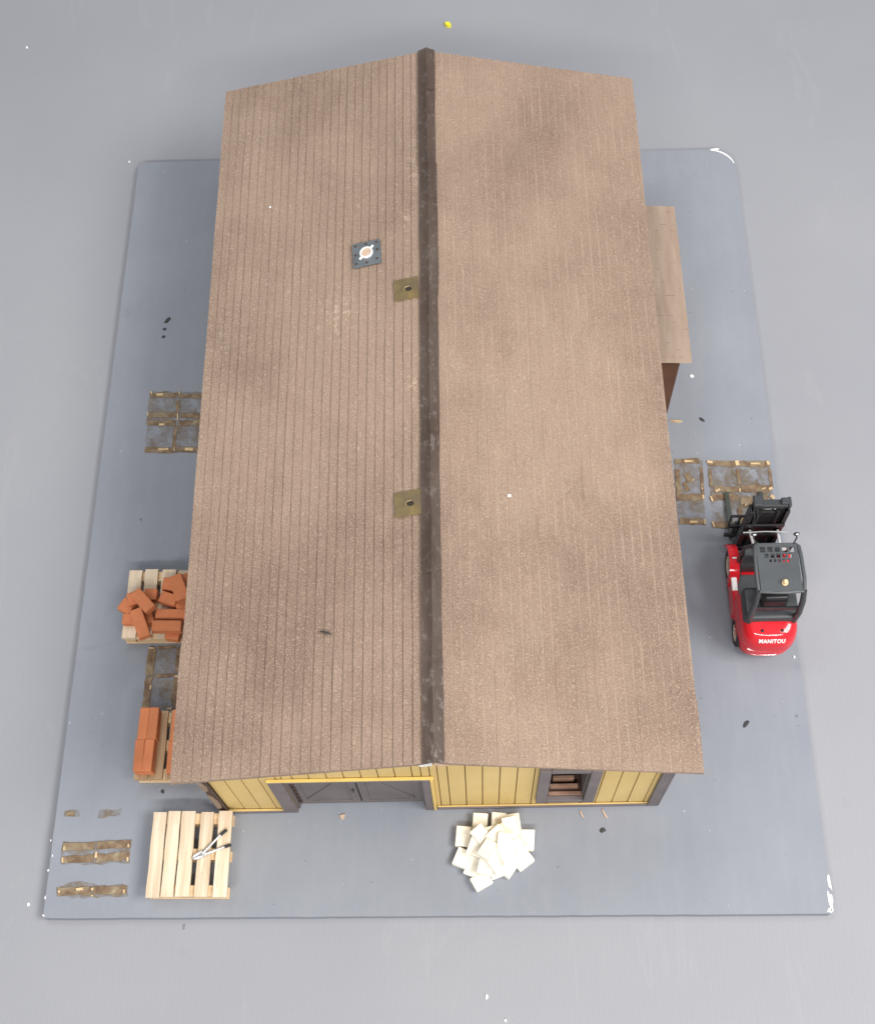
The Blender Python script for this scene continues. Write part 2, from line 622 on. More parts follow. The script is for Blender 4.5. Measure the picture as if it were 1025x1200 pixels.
cuts = [-HW, DX0, DX1, 0.0, WX0, WX1, HW]
for a_, b_ in zip(cuts, cuts[1:]):
    if (a_, b_) == (DX0, DX1): wallquad(a_, b_, DZ, None)
    elif (a_, b_) == (WX0, WX1):
        wallquad(a_, b_, .005, WZ0); wallquad(a_, b_, WZ1, None)
    else: wallquad(a_, b_, .005, None)
# sides and back as thin walls
box(shell, (-HW + .018, WB / 2 + .025, ceil_at(HW) / 2 - .004), (.036, WB - .05, ceil_at(HW) - .01))
box(shell, (HW - .018, WB / 2 + .025, ceil_at(HW) / 2 - .004), (.036, WB - .05, ceil_at(HW) - .01))
V = [shell.verts.new(p) for y in (WB, WB - .036) for p in ((-HW + .04, y, .005), (HW - .04, y, .005), (HW - .04, y, ceil_at(HW)), (0, y, ceil_at(0)), (-HW + .04, y, ceil_at(HW)))]
for f in ((0, 1, 2, 3, 4), (9, 8, 7, 6, 5), (0, 5, 6, 1), (1, 6, 7, 2), (2, 7, 8, 3), (3, 8, 9, 4), (4, 9, 5, 0)):
    shell.faces.new([V[i] for i in f])
build('wall', shell, MAT['brown'], SH)

sid = B()
GAP = .0042
pw = .0835
xs = []
x = -HW + .002
k = 0
edges = [x]
while x < HW - .03:
    x += pw * rnd.uniform(.97, 1.03)
    edges.append(min(x, HW - .002))
if HW - edges[-1] > .005: edges[-1] = HW - .002


def plank(x0, x1, z0, z1):
    if x1 - x0 < .006: return
    y0 = rnd.uniform(-.001, .001)
    za = z1 if z1 is not None else ceil_at(x0) - .002
    zb = z1 if z1 is not None else ceil_at(x1) - .002
    c = .0022
    P = [(x0 + GAP / 2, y0 + c, z0), (x0 + GAP / 2 + c, y0, z0), (x1 - GAP / 2 - c, y0, z0), (x1 - GAP / 2, y0 + c, z0), (x1 - GAP / 2, .0135, z0), (x0 + GAP / 2, .0135, z0)]
    Zs = [za, za, zb, zb, zb, za]
    A = [sid.verts.new(p) for p in P]
    Q = [sid.verts.new((p[0], p[1], z)) for p, z in zip(P, Zs)]
    for i in range(6):
        j = (i + 1) % 6
        sid.faces.new((A[i], A[j], Q[j], Q[i]))
    sid.faces.new(A[::-1]); sid.faces.new(Q)


def split(x0, x1):
    out = []
    pts_ = sorted(set([x0, x1] + [c for c in (DX0, DX1, WX0, WX1, 0.0) if x0 < c < x1]))
    return list(zip(pts_, pts_[1:]))


for a_, b_ in zip(edges, edges[1:]):
    for x0, x1 in split(a_, b_):
        mid = (x0 + x1) / 2
        if DX0 < mid < DX1: plank(x0, x1, DZ + .002, None)
        elif WX0 < mid < WX1:
            plank(x0, x1, .02, WZ0 - .002); plank(x0, x1, WZ1 + .002, None)
        else: plank(x0, x1, .02, None)
build('plank_siding', sid, MAT['yellow'], SH)

# yellow ledges: over the door, beside it, along the foot of the wall
for c_, s_ in ((((DX0 - .075 + DX1 + .058) / 2, -.0100, .645), (DX1 - DX0 + .133, .016, .014)), ((DX1 + .0475, -.0125, .322), (.014, .020, .625)),
              ((-.975, -.0085, .036), (.305, .011, .012)), ((.535, -.0065, .034), (1.11, .008, .009))):
    led = B(); box(led, c_, s_, bev=.002)
    build('yellow_ledge', led, MAT['ledge' if c_[2] > .1 else 'yellow'], SH)

for c_, s_ in (((-.97, -.010, .0155), (.296, .018, .027)), ((.55, -.009, .0145), (1.138, .016, .026))):
    base = B(); box(base, c_, s_, bev=.002)
    build('base_trim', base, MAT['trim'], SH)

# door with frame
fr = B()
box(fr, (DX0 - .036, -.008, .316), (.072, .022, .626), bev=.003)
box(fr, (DX1 + .020, -.008, .316), (.040, .022, .626), bev=.003)
box(fr, ((DX0 + DX1) / 2, -.006, .617), (DX1 - DX0 - .002, .017, .032), bev=.003)
build('door_frame', fr, MAT['trim'], SH)
jb = B()
box(jb, (DX0 + .006, .030, .30), (.010, .050, .592))
box(jb, (DX1 - .006, .030, .30), (.010, .050, .592))
box(jb, ((DX0 + DX1) / 2, .030, .594), (DX1 - DX0 - .026, .050, .010))
build('door_jamb', jb, MAT['trim'], SH)
mx = (DX0 + DX1) / 2
for s_, x0, x1 in ((1, DX0 + .013, mx - .003), (-1, mx + .003, DX1 - .013)):
    d = B()
    cx = (x0 + x1) / 2; w = x1 - x0
    box(d, (cx, .040, .295), (w, .018, .570), bev=.002)
    # rails, stiles and a diagonal brace, proud of the leaf
    box(d, (cx, .0285, .035), (w - .002, .0045, .045), bev=.001)
    box(d, (cx, .0285, .555), (w - .002, .0045, .045), bev=.001)
    for sx in (-1, 1):
        box(d, (cx + sx * (w / 2 - .0215), .0285, .295), (.041, .0045, .471), bev=.001)
    L = math.hypot(w - .09, .46)
    ang = math.atan2(.46, (w - .09)) * s_
    box(d, (cx, .0289, .295), (L, .0040, .040), bev=.001, M=Matrix.Rotation(-ang, 4, 'Y'))
    leaf = build('door', d, MAT['door'], SH)
    for hz in (.09, .16, .23, .30, .37, .44, .51):
        if s_ == 1:
            h = B()
            box(h, (x0 + .009, .0195, hz), (.016, .005, .038), bev=.0015)
            build('hinge', h, MAT['trimdark'], leaf)
    if s_ == 1:
        h = B(); box(h, (x1 - .02, .0185, .30), (.010, .006, .05), bev=.002)
        build('handle', h, MAT['black'], leaf)

# corner trims
ct = B()
box(ct, (HW - .022, -.011, (ceil_at(HW) + .01) / 2), (.048, .018, ceil_at(HW) - .014), bev=.002)
box(ct, (HW + .008, .030, (ceil_at(HW) + .01) / 2), (.012, .100, ceil_at(HW) - .014), bev=.002)
build('corner_trim', ct, MAT['trim'], SH)
ct = B()
hh = ceil_at(HW + .07) - .014
box(ct, (-HW - .020, .0375, hh / 2 + .005), (.038, .095, hh), bev=.003)
box(ct, (-HW + .004, -.0125, hh / 2 + .005), (.010, .010, hh), bev=.002)
cto = build('corner_trim', ct, MAT['trimdark'], SH)
for z0, z1, dx in ((.10, .40, .004), (.47, .66, .016)):
    c = B()
    n = 9
    A = []
    for i in range(n):
        t = i / (n - 1)
        wdt = .034 * (math.sin(PI * (t * .86 + .09)) ** .5) * rnd.uniform(.92, 1.05)
        A.append((z0 + (z1 - z0) * t, wdt))
    L_ = [c.verts.new((-HW - .042 - dx * 0, -.0118, z)) for z, w in A]
    R_ = [c.verts.new((-HW - .042 + w, -.0118, z)) for z, w in A]
    L2 = [c.verts.new((-HW - .042 - dx, .075, z)) for z, w in A]
    for i in range(n - 1):
        c.faces.new((L_[i], R_[i], R_[i + 1], L_[i + 1]))
        c.faces.new((L2[i], L_[i], L_[i + 1], L2[i + 1]))
    bmesh.ops.solidify(c, geom=list(c.faces), thickness=.002)
    build('bare_patch', c, MAT['barewood'], cto)

# window: grey casing, stepped brown frame, sash bars, dim pane
WN = empty('window'); WN.parent = SH
cs = B()
ox0, ox1, oz0, oz1 = .485, .782, .145, .780
box(cs, ((ox0 + WX0) / 2, -.012, (oz0 + oz1) / 2), (WX0 - ox0, .030, oz1 - oz0), bev=.003)
box(cs, ((ox1 + WX1) / 2, -.012, (oz0 + oz1) / 2), (ox1 - WX1, .030, oz1 - oz0), bev=.003)
box(cs, ((WX0 + WX1) / 2, -.011, (oz0 + WZ0) / 2), (WX1 - WX0 - .001, .028, WZ0 - oz0), bev=.003)
box(cs, ((WX0 + WX1) / 2, -.011, (oz1 + WZ1) / 2), (WX1 - WX0 - .001, .028, oz1 - WZ1), bev=.003)
build('casing', cs, MAT['trim'], WN)
lin = B()
for sx, x in ((1, WX0 + .004), (-1, WX1 - .004)):
    box(lin, (x, .060, (WZ0 + WZ1) / 2), (.007, .110, WZ1 - WZ0 - .002))
build('reveal', lin, MAT['trim'], WN)
for k, (yy, il, ir, hgt) in enumerate(((.011, .009, .009, .020), (.044, .018, .026, .046), (.079, .034, .046, .076))):
    # three brown rails, each set further back, standing higher and narrower
    f = B()
    box(f, ((WX0 + il + WX1 - ir) / 2, yy, WZ0 + hgt / 2 + .001), (WX1 - WX0 - il - ir, .019, hgt), bev=.002)
    build('rail', f, MAT['sash'], WN)
f = B(); box(f, ((WX0 + WX1) / 2, .0555, WZ0 + .0055), (WX1 - WX0 - .017, .108, .009))
build('sill', f, MAT['trimdark'], WN)
f = B()
for x in (WX0 + .020, WX1 - .020):
    box(f, (x, .118, (WZ0 + .20 + WZ1) / 2), (.020, .016, WZ1 - WZ0 - .205), bev=.002)
box(f, (WX1 - .050, .1185, (WZ0 + .20 + WZ1) / 2), (.010, .012, WZ1 - WZ0 - .21), bev=.002)
box(f, ((WX0 + WX1) / 2, .118, WZ0 + .29), (WX1 - WX0 - .062, .014, .018), bev=.002)
build('sash', f, MAT['sash'], WN)
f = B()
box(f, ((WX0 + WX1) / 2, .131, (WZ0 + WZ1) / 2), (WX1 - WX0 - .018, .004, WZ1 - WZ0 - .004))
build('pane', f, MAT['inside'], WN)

# ---- roof slopes: lapped strips running the length of the ridge
NC = 26


def slope(side):
    bm = bmesh.new()
    ny = 90
    prof = []
    w = EW / NC
    for i in range(NC):
        a = i * w; b = (i + 1) * w
        # (distance from ridge, lift): strip runs down, a shallow slot, then steps on to the next strip
        j = rnd.uniform(-.0012, .0012)
        lift = (.0042 if side < 0 else .0055) + rnd.uniform(-.0012, .0012)
        if side < 0:
            prof += [(a + .0020 + j, .0), (a + w * .5, lift * .5), (b - .0040 + j, lift)]
            if i < NC - 1: prof += [(b - .0032 + j, -.0006), (b - .0002 + j, -.0010)]
        else:
            lift *= .9
            prof += [(a + .0045 + j, .0), (a + w * .5, lift * .45), (b - .0075 + j, lift * .9), (b - .0040 + j, lift * 1.15)]
            if i < NC - 1: prof += [(b + .0018 + j, .0)]
    prof[-1] = (EW, prof[-1][1])
    prof[0] = (0.0, 0.0)
    rows = []
    for q in range(ny + 1):
        y = Y0 + (Y1 - Y0) * q / ny
        row = []
        for n_, (d, l) in enumerate(prof):
            x = d
            if n_ == len(prof) - 1:
                x += .003 * mnoise.noise(Vector((y * 3.1, side * 5, 0)))
                if side < 0 and y < .62: x += .007
                if side > 0 and y < .30: x += .004
            ww = .0022 * mnoise.noise(Vector((d * 9, y * 2.2, side)))
            z = ZR - x * PITCH + l * (1 + .7 * mnoise.noise(Vector((d * 31, y * 5, side * 2)))) + .007 * mnoise.noise(Vector((x * 1.3, y * .9, side * 3.3)))
            yy = y
            if q in (0, ny): yy += .004 * mnoise.noise(Vector((x * 9, q, side)))
            row.append(bm.verts.new((side * (x + (ww if 0 < n_ < len(prof) - 1 else 0)), yy, z)))
        rows.append(row)
    for A, Z in zip(rows, rows[1:]):
        for i in range(len(prof) - 1):
            bm.faces.new((A[i], A[i + 1], Z[i + 1], Z[i]))
    # underside and edges
    low = [[bm.verts.new((v.co.x, v.co.y, ZR - abs(v.co.x) * PITCH - TH)) for v in (r[0], r[-1])] for r in rows]
    for q in range(ny):
        bm.faces.new((low[q][0], low[q + 1][0], low[q + 1][1], low[q][1]))
        bm.faces.new((rows[q][-1], low[q][1], low[q + 1][1], rows[q + 1][-1]))
        bm.faces.new((rows[q][0], rows[q + 1][0], low[q + 1][0], low[q][0]))
    bm.faces.new([*rows[0], low[0][1], low[0][0]])
    bm.faces.new([*rows[-1][::-1], low[-1][0], low[-1][1]])
    return bm


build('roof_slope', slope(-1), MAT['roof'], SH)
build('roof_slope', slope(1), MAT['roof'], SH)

# ---- ridge cap: folded paper strips, creased and lifting where they lap
caps = [(Y0 - .004, .42), (.40, .86), (.84, 1.62), (1.60, 2.44), (2.42, 3.32), (3.30, 3.86), (3.84, Y1 + .004)]
for ci, (ya, yb) in enumerate(caps):
    bm = B()
    rc = random.Random(40 + ci)
    ny = max(8, int((yb - ya) / .03))
    hw_l = .049 + rc.uniform(-.002, .003); hw_r = .047 + rc.uniform(-.002, .003)
    sh_x = rc.uniform(-.003, .003)
    prof = [-1, -.8, -.5, -.2, 0.0, .2, .5, .8, 1]
    worn = 1.0 if ya < 1.0 else .45
    rows = []
    for q in range(ny + 1):
        y = ya + (yb - ya) * q / ny
        end = max(0, 1 - (y - ya) / .07)
        row = []
        for t in prof:
            x = t * (hw_l if t < 0 else hw_r) + sh_x + .0035 * mnoise.noise(Vector((y * 4, ci, t)))
            z = roofz(x) + .0125 + .012 * (1 - abs(t)) ** 2 + .006 * end * (1 - abs(t)) + .0015 * (ci % 2)
            z += (1 - .75 * abs(t)) * worn * .012 * mnoise.noise(Vector((x * 22, y * 7, ci * 3.0))) + (1 - .8 * abs(t)) * worn * .005 * mnoise.noise(Vector((x * 60, y * 21, ci)))
            row.append(bm.verts.new((x, y, z)))
        rows.append(row)
    for A, Z in zip(rows, rows[1:]):
        for i in range(len(prof) - 1): bm.faces.new((A[i], A[i + 1], Z[i + 1], Z[i]))
    bmesh.ops.solidify(bm, geom=list(bm.faces), thickness=.006)
    cap = build('ridge_cap', bm, MAT['ridge'], SH, smooth=True)
    if ci == 0:
        for sx in (-1, 1):      # torn pale paper ends curling at the front of the ridge
            c = B()
            R0 = []
            for i in range(7):
                t = i / 6
                xx = sx * (.006 + .060 * t) - .002
                zz = roofz(xx) + .010 + .030 * (1 - t) ** 2
                R0.append((c.verts.new((xx, ya - .004, zz)), c.verts.new((xx, ya - .016 + .008 * t, zz - .006 - .004 * (1 - t)))))
            for a_, b_ in zip(R0, R0[1:]): c.faces.new((a_[0], b_[0], b_[1], a_[1]))
            bmesh.ops.solidify(c, geom=list(c.faces), thickness=.004)
            build('torn_paper', c, MAT['barewood'] if sx > 0 else MAT['chip'], cap, smooth=True)

# ---- plates on the left slope
RA = math.atan(PITCH)


def plate_frame(u, v, yaw=0.0):
    q = onroof(u, v, .012)
    e = empty('plate')
    e.parent = SH
    e.location = q
    e.rotation_euler = (Matrix.Rotation(-RA, 3, 'Y') @ Matrix.Rotation(yaw, 3, 'Z')).to_euler()
    return e


def dmat(e): return Matrix.Translation(e.location) @ e.rotation_euler.to_matrix().to_4x4()


e = plate_frame(430, 299, .06); M = dmat(e); bpy.data.objects.remove(e)
pl = B(); box(pl, (0, 0, 0), (.158, .158, .012), bev=.002, M=Matrix.Identity(4))
plate = build('chimney_plate', pl, MAT['steel'], SH); plate.matrix_local = M
rg = B()
lathe(rg, [(.007, .026), (.014, .027), (.014, .037), (.007, .038)], (0, 0.002, 0), 'Z', 28)
for a in (.75, .75 + PI):
    box(rg, (.045 * math.cos(a), .045 * math.sin(a) + .002, .011), (.022, .014, .010), rz=a, bev=.003)
build('ring', rg, MAT['bright'], plate, smooth=True)
pg = B(); cyl(pg, (0, .002, .006), (0, .002, .011), .026, n=20)
build('plug', pg, MAT['barewood'], plate)
for px, py in ((-.06, .06), (0, .062), (.06, .06), (-.06, 0), (.062, .01), (-.06, -.058), (0, -.062), (.058, -.05)):
    r = B(); ball(r, (px, py, .006), .0075, (1, 1, .6), 10, 6)
    build('rivet', r, MAT['rust'], plate)
for (u, v, yaw) in ((476, 340, .05), (478, 591, .06)):
    e = plate_frame(u, v, yaw); M = dmat(e); bpy.data.objects.remove(e)
    pl = B()
    # flat plate with a hole: ring of quads from square to circle
    n = 24
    S_ = .066
    O, I = [], []
    for i in range(n):
        a = 2 * PI * i / n
        k = 1 / max(abs(math.cos(a)), abs(math.sin(a)))
        O.append(pl.verts.new((S_ * k * math.cos(a), S_ * 1.02 * k * math.sin(a), 0)))
        I.append(pl.verts.new((.018 * math.cos(a) + .012, .013 * math.sin(a) - .004, 0)))
    for i in range(n):
        j = (i + 1) % n
        pl.faces.new((O[i], O[j], I[j], I[i]))
    bmesh.ops.solidify(pl, geom=list(pl.faces), thickness=.010)
    plate = build('vent_plate', pl, MAT['brass'], SH); plate.matrix_local = M
    ho = B(); cyl(ho, (.012, -.004, -.0100), (.012, -.004, -.0035), .0225, n=18)
    build('hole', ho, MAT['inside'], plate)
    tg = B()
    box(tg, (.004, .010, .004), (.030, .006, .009), rz=.15, bev=.002)
    box(tg, (-.012, -.004, .004), (.006, .016, .008), rz=.1, bev=.002)
    build('hole_rim', tg, MAT['brass'], plate)

# ---- lean-to on the right side
ann = empty('lean_to'); ann.parent = SH
ay0, ay1 = 2.305, 3.400
axo, azo, axi, azi = 1.445, .605, 1.125, .630
bm = B()
ny, nx = 24, 8
rows = []
for q in range(ny + 1):
    y = ay0 + (ay1 - ay0) * q / ny
    rows.append([bm.verts.new((axi + (axo - axi) * i / nx + (.004 * mnoise.noise(Vector((y * 4, 1, 2))) if i == nx else 0),
                               y, azi + (azo - azi) * i / nx + .003 * mnoise.noise(Vector((i * .4, y * 3, 8))))) for i in range(nx + 1)])
for A, Z in zip(rows, rows[1:]):
    for i in range(nx): bm.faces.new((A[i], A[i + 1], Z[i + 1], Z[i]))
bmesh.ops.solidify(bm, geom=list(bm.faces), thickness=.022)
build('roof', bm, MAT['shingle'], ann)
bm = B()
sl = (azi - azo) / (axo - axi)
for y in (ay0 + .03, ay1 - .05):
    P = [(HW + .003, .003), (1.385, .003), (1.385, azo + (axo - 1.385) * sl - .028), (HW + .003, azi - .028)]
    A = [bm.verts.new((p[0], y, p[1])) for p in P]; Z = [bm.verts.new((p[0], y + .025, p[1])) for p in P]
    bm.faces.new(A); bm.faces.new(Z[::-1])
    for i in range(4): bm.faces.new((A[i], A[(i + 1) % 4], Z[(i + 1) % 4], Z[i]))
zt = azo + (axo - 1.385) * sl - .030
box(bm, (1.3705, (ay0 + ay1) / 2 - .005, zt / 2 + .003), (.024, ay1 - ay0 - .142, zt - .006))
build('wall', bm, MAT['brown'], ann)

# ------------------------------------------------------------------ pallets
PH = .105


def make_pallet(loc, rz, W, D, label, boards, mats=('pine', 'pine2'), skew=0.0):
    root = empty('pallet', loc, rz)
    tag(root, label, 'pallet', 'wooden pallets on the board')
    bt = .020
    for (a, b_) in boards:
        t = B()
        w = (b_ - a) * W
        n = 10
        x0 = -W / 2 + a * W
        vs = []
        for i in range(n + 1):
            y = -D / 2 + D * i / n
            jl = .0035 * mnoise.noise(Vector((a * 40 + loc[0] * 7, y * 9, 1))); jr = .0035 * mnoise.noise(Vector((b_ * 50, y * 9, 4)))
            e0 = rnd.uniform(-.005, .003) if i in (0, n) else 0
            vs.append([t.verts.new(p) for p in ((x0 + jl, y + e0, PH - bt), (x0 + w + jr, y + e0, PH - bt), (x0 + w + jr, y + e0, PH), (x0 + jl, y + e0, PH))])
        for A, Z in zip(vs, vs[1:]):
            for k in range(4): t.faces.new((A[k], A[(k + 1) % 4], Z[(k + 1) % 4], Z[k]))
        t.faces.new(vs[0][::-1]); t.faces.new(vs[-1])
        bmesh.ops.bevel(t, geom=[e_ for e_ in t.edges if e_.calc_face_angle(0) > 1], offset=.0018, segments=1, affect='EDGES')
        build('top_board', t, MAT[mats[0]], root)
    for yy in (-D / 2 + .032, 0, D / 2 - .032):
        t = B(); box(t, (0, yy, PH - bt - .0095), (W - .004, .056, .018), bev=.002, jit=.001)
        build('cross_board', t, MAT[mats[1]], root)
        t = B(); box(t, (0, yy, .0085), (W - .006, .056, .015), bev=.002, jit=.001)
        build('bottom_board', t, MAT[mats[1]], root)
        for xx in (-W / 2 + .036, 0, W / 2 - .036):
            t = B(); box(t, (xx + rnd.uniform(-.003, .003), yy, .0415), (.058, .054, .050), bev=.002, jit=.0015)
            build('block', t, MAT[mats[1]], root)
    return root


p1a, p1b, p1c, p1d = at(180, 952, PH), at(271, 952, PH), at(266, 1051, PH), at(171.5, 1048, PH)
c1 = (p1a + p1b + p1c + p1d) / 4
P1W, P1D = .410, .428
make_pallet((c1.x, c1.y, 0), -.004, P1W, P1D, 'empty pale pine pallet carrying only a silver cutter, before the shed front',
            [(0, .165), (.187, .345), (.365, .535), (.605, .765), (.835, 1.0)])
p2 = at(152, 668, PH); p2d = at(143, 748, PH)
P2W, P2D = .425, p2.y - p2d.y
make_pallet(((p2.x + p2d.x) / 2 + P2W / 2, (p2.y + p2d.y) / 2, 0), -.003, P2W, P2D, 'pine pallet scattered with tumbled orange bricks beside the left eave',
            [(0, .175), (.215, .385), (.445, .625), (.660, .82), (.85, 1.0)])
p3 = at(166, 833, PH); p3d = at(156.5, 913, PH)
P3W, P3D = .43, p3.y - p3d.y
make_pallet(((p3.x + p3d.x) / 2 + P3W / 2, (p3.y + p3d.y) / 2, 0), 0, P3W, P3D, 'pallet half hidden by the left eave, holding neatly stacked orange bricks',
            [(0, .16), (.19, .35), (.385, .545), (.575, .735), (.80, 1.0)], ('pine3', 'pine2'))

# ------------------------------------------------------------------ bolt cutter on the front pallet
hd = at(228, 1006, PH); j1 = at(237, 1002, PH); g1 = at(259, 979, PH); t1 = at(266.5, 973, PH); j2 = at(240, 1002, PH); g2 = at(264, 993, PH); t2 = at(271.5, 990.5, PH)
bc = empty('bolt_cutter', (j1.x, j1.y, PH))
tag(bc, 'small silver bolt cutter with long open handles lying on the empty pale pallet', 'bolt cutter')
L0 = Vector((j1.x, j1.y, PH))


def lz(p, z): return Vector((p.x - L0.x, p.y - L0.y, z))


for a, g, t in ((j1, g1, t1), (j2, g2, t2)):
    b = B(); tube(b, [lz(a, .012), lz(a.lerp(g, .5), .013), lz(g, .012)], [.0080, .0062, .0062], 10)
    h = build('handle', b, MAT['tool'], bc, smooth=True)
    b = B(); tube(b, [lz(g, .012), lz(t, .012)], .0080, 10)
    build('grip', b, MAT['rubber'], h, smooth=True)
dv = (hd - j1); dv.z = 0
nn = Vector((-dv.y, dv.x, 0)).normalized()
for s_ in (-1, 1):
    b = B()
    q = [lz(j1, 0) - dv * .25 + nn * s_ * .004, lz(j1, 0) - dv * .2 + nn * s_ * .016, lz(j1, 0) + dv * .4 + nn * s_ * .017, lz(hd, 0) + nn * s_ * .011, lz(hd, 0) + dv * .15 + nn * s_ * .001, lz(hd, 0) - dv * .2 + nn * s_ * .0015]
    prism(b, [(v.x, v.y) for v in q], .003 + .0005 * s_, .020 + .0005 * s_)
    bmesh.ops.bevel(b, geom=list(b.edges), offset=.0015, segments=1, affect='EDGES')
    build('jaw', b, MAT['tool'], bc)
b = B()
cyl(b, lz(j1, .0205), lz(j1, .0245), .0075, n=14)
build('pivot_bolt', b, MAT['grey'], bc)


# ------------------------------------------------------------------ bricks
def ray_brick(name, a, b, w, h, z, mat, label, cat, group, tilt=(0, 0), bev=.0035, seed=0, jit=.0012):
    """brick whose top long axis runs from pixel a to pixel b when its base is at height z"""
    A = at(*a, z + h); Bp = at(*b, z + h)
    L = (Bp - A).length
    rz = math.atan2(Bp.y - A.y, Bp.x - A.x)
    c = (A + Bp) / 2
    bm = B(); box(bm, (0, 0, h / 2), (L, w, h), bev=bev, jit=jit)
    o = build(name, bm, mat)
    o.location = (c.x, c.y, z)
    o.rotation_euler = (tilt[0], tilt[1], rz)
    return tag(o, label, cat, group)


def pc(x, y): return (140 + x / 11.39, 660 + y / 11.39)


bh = .050
g_ = 'loose orange bricks on the pallet'
LB = [
    ((150, 490), (40, 640), .080, 0, 'orange brick on the outer left of the tumbled heap, mostly under others'),
    ((40, 735), (300, 735), .060, 0, 'crosswise orange brick at the heap\'s lower left, end poking over the pallet edge'),
    ((500, 410), (330, 410), .066, 0, 'orange brick flat on the pallet right of the long slanting brick, only its corner showing'),
    ((340, 620), (400, 800), .060, 0, 'orange brick low between the upright slanting brick and the crosswise pair'),
    ((110, 490), (300, 420), .075, .026, 'short looking orange brick behind the long slanting brick on the outer left'),
    ((480, 680), (880, 680), .062, .012, 'crosswise orange brick, upper of the two parallel ones in the heap'),
    ((610, 940), (800, 970), .052, 0, 'orange brick with a pale chipped face tucked beneath the lower crosswise brick'),
    ((430, 830), (825, 830), .062, .046, 'crosswise orange brick, lower of the two parallel ones in the heap'),
    ((760, 600), (930, 540), .060, 0, 'orange brick in the shade next to the roof edge, below the upper right cluster'),
    ((800, 240), (930, 200), .075, 0, 'orange brick at the far right of the upper cluster, partly under the eave'),
    ((540, 430), (760, 500), .064, .012, 'orange brick slanting out at the lower left of the upper right cluster'),
    ((570, 260), (800, 290), .070, .010, 'orange brick at the upper left of the right cluster, lying under the tilted one'),
    ((205, 370), (415, 610), .067, .062, 'long orange brick slanting down to the right on top of the left cluster'),
    ((205, 610), (330, 975), .066, .062, 'long upright orange brick with a pale worn end, lowest in the left cluster'),
    ((730, 160), (845, 480), .076, .066, 'top orange brick of the upper right cluster, tilted over the others'),
]
for i, (a, b_, w, z, lab) in enumerate(LB):
    ray_brick('orange_brick', pc(*a), pc(*b_), w, bh, PH + z + .001, MAT['brick'], lab, 'brick', g_,
              tilt=(rnd.uniform(-.04, .04), rnd.uniform(-.05, .05)) if z > 0 else (0, 0))

# neat stack on the lower pallet: two columns by two rows by two courses at the outer edge, one more column inside
px0 = p3.x + .014
bw, bl, bhh = .0495, .172, .040
g2_ = 'neatly stacked orange bricks'
yb = p3d.y + .020
row_n = ['front', 'rear']
col_n = ['outer', 'second', 'inner']
crs = ['lower', 'top']
for ci, xo in enumerate((0.0, .0500, .165)):
    for r_ in range(2):
        for l_ in range(2 if ci < 2 else 1):
            bm = B(); box(bm, (0, 0, bhh / 2), (bw, bl, bhh), bev=.003, jit=.001)
            o = build('orange_brick', bm, MAT['brick'])
            o.location = (px0 - .007 * (1 - r_) + xo + bw / 2 + rnd.uniform(-.001, .001), yb + bl / 2 + r_ * (bl + .0006), PH + .0008 + l_ * (bhh + .0008))
            o.rotation_euler = (0, 0, rnd.uniform(-.012, .012))
            where = {0: 'outermost column', 1: 'second column from outside', 2: 'separate inner column by the eave'}[ci]
            lev = '' if ci == 2 else (', on the top layer' if l_ else ', on the bottom layer')
            tag(o, f'stacked orange brick, {row_n[r_]} one of the {where}{lev}', 'brick', g2_)


# cream white blocks before the shed
def pw_(x, y): return (520 + x / 8.54, 940 + y / 8.54)


def block(x, y, ang, z, tilt=(0, 0), size=(.075, .100, .042), label=None):
    p = at(*pw_(x, y), z + size[2])
    s_ = (size[0] * rnd.uniform(.95, 1.05), size[1] * rnd.uniform(.93, 1.05), size[2] * rnd.uniform(.95, 1.05))
    bm = B(); box(bm, (0, 0, s_[2] / 2), s_, bev=.003, jit=.0022)
    o = build('white_block', bm, MAT['white'])
    o.location = (p.x, p.y, z)
    o.rotation_euler = (tilt[0], tilt[1], math.radians(-ang))
    tag(o, label or 'cream white block lying in the middle of the loose heap before the yellow wall', 'block', 'cream white blocks in a heap')


BLK = [
    (360, 200, 5, .001, 'cream block standing out at the top left of the white heap, nearest the door side'),
    (195, 340, 6, .001, 'leftmost cream block of the white heap, upper one of the left pair'),
    (185, 555, 22, .001, 'cream block at the lower left flank of the white heap'),
    (545, 205, 4, .001, 'cream block at the wall side of the white heap, left of the tilted one'),
    (690, 210, -8, .001, 'cream block at the top right of the white heap, nearest the window'),
    (835, 375, 4, .001, 'rightmost cream block of the white heap, small and standing apart'),
    (790, 575, 52, .001, 'cream block pointing out at the lower right flank of the white heap'),
    (645, 640, 38, .001, 'cream block at the lower right tip of the white heap'),
    (375, 785, 62, .001, 'lowest cream block of the white heap, nearest the front edge of the board'),
    (510, 655, -20, .001, None), (290, 640, 20, .001, None),
    (430, 470, 10, .001, None), (600, 430, 60, .001, None), (740, 400, 30, .001, None),
    (330, 430, 22, .047, 'cream block with a pinkish side on the left shoulder of the white heap'),
    (470, 330, -12, .047, None), (620, 300, -35, .047, None), (700, 470, 55, .047, None),
    (420, 625, 14, .047, 'cream block resting on the lower slope of the white heap, above the lowest one'),
    (560, 560, 28, .047, None), (590, 400, 8, .092, None), (450, 480, 32, .092, 'topmost cream block near the centre of the white heap'),
    (530, 330, 50, .080, None), (640, 520, -25, .085, None), (380, 330, -40, .062, None), (510, 600, -38, .066, None),
    (670, 230, -10, .050, 'tilted cream block lying over the top right of the white heap'),
]
for (x, y, a, z, lab) in BLK:
    t = (rnd.uniform(-.22, .22), rnd.uniform(-.2, .2)) if z > .01 else (rnd.uniform(-.01, .01), 0)
    block(x, y, a, z + (.004 if z > .01 else .0012), t, label=lab)


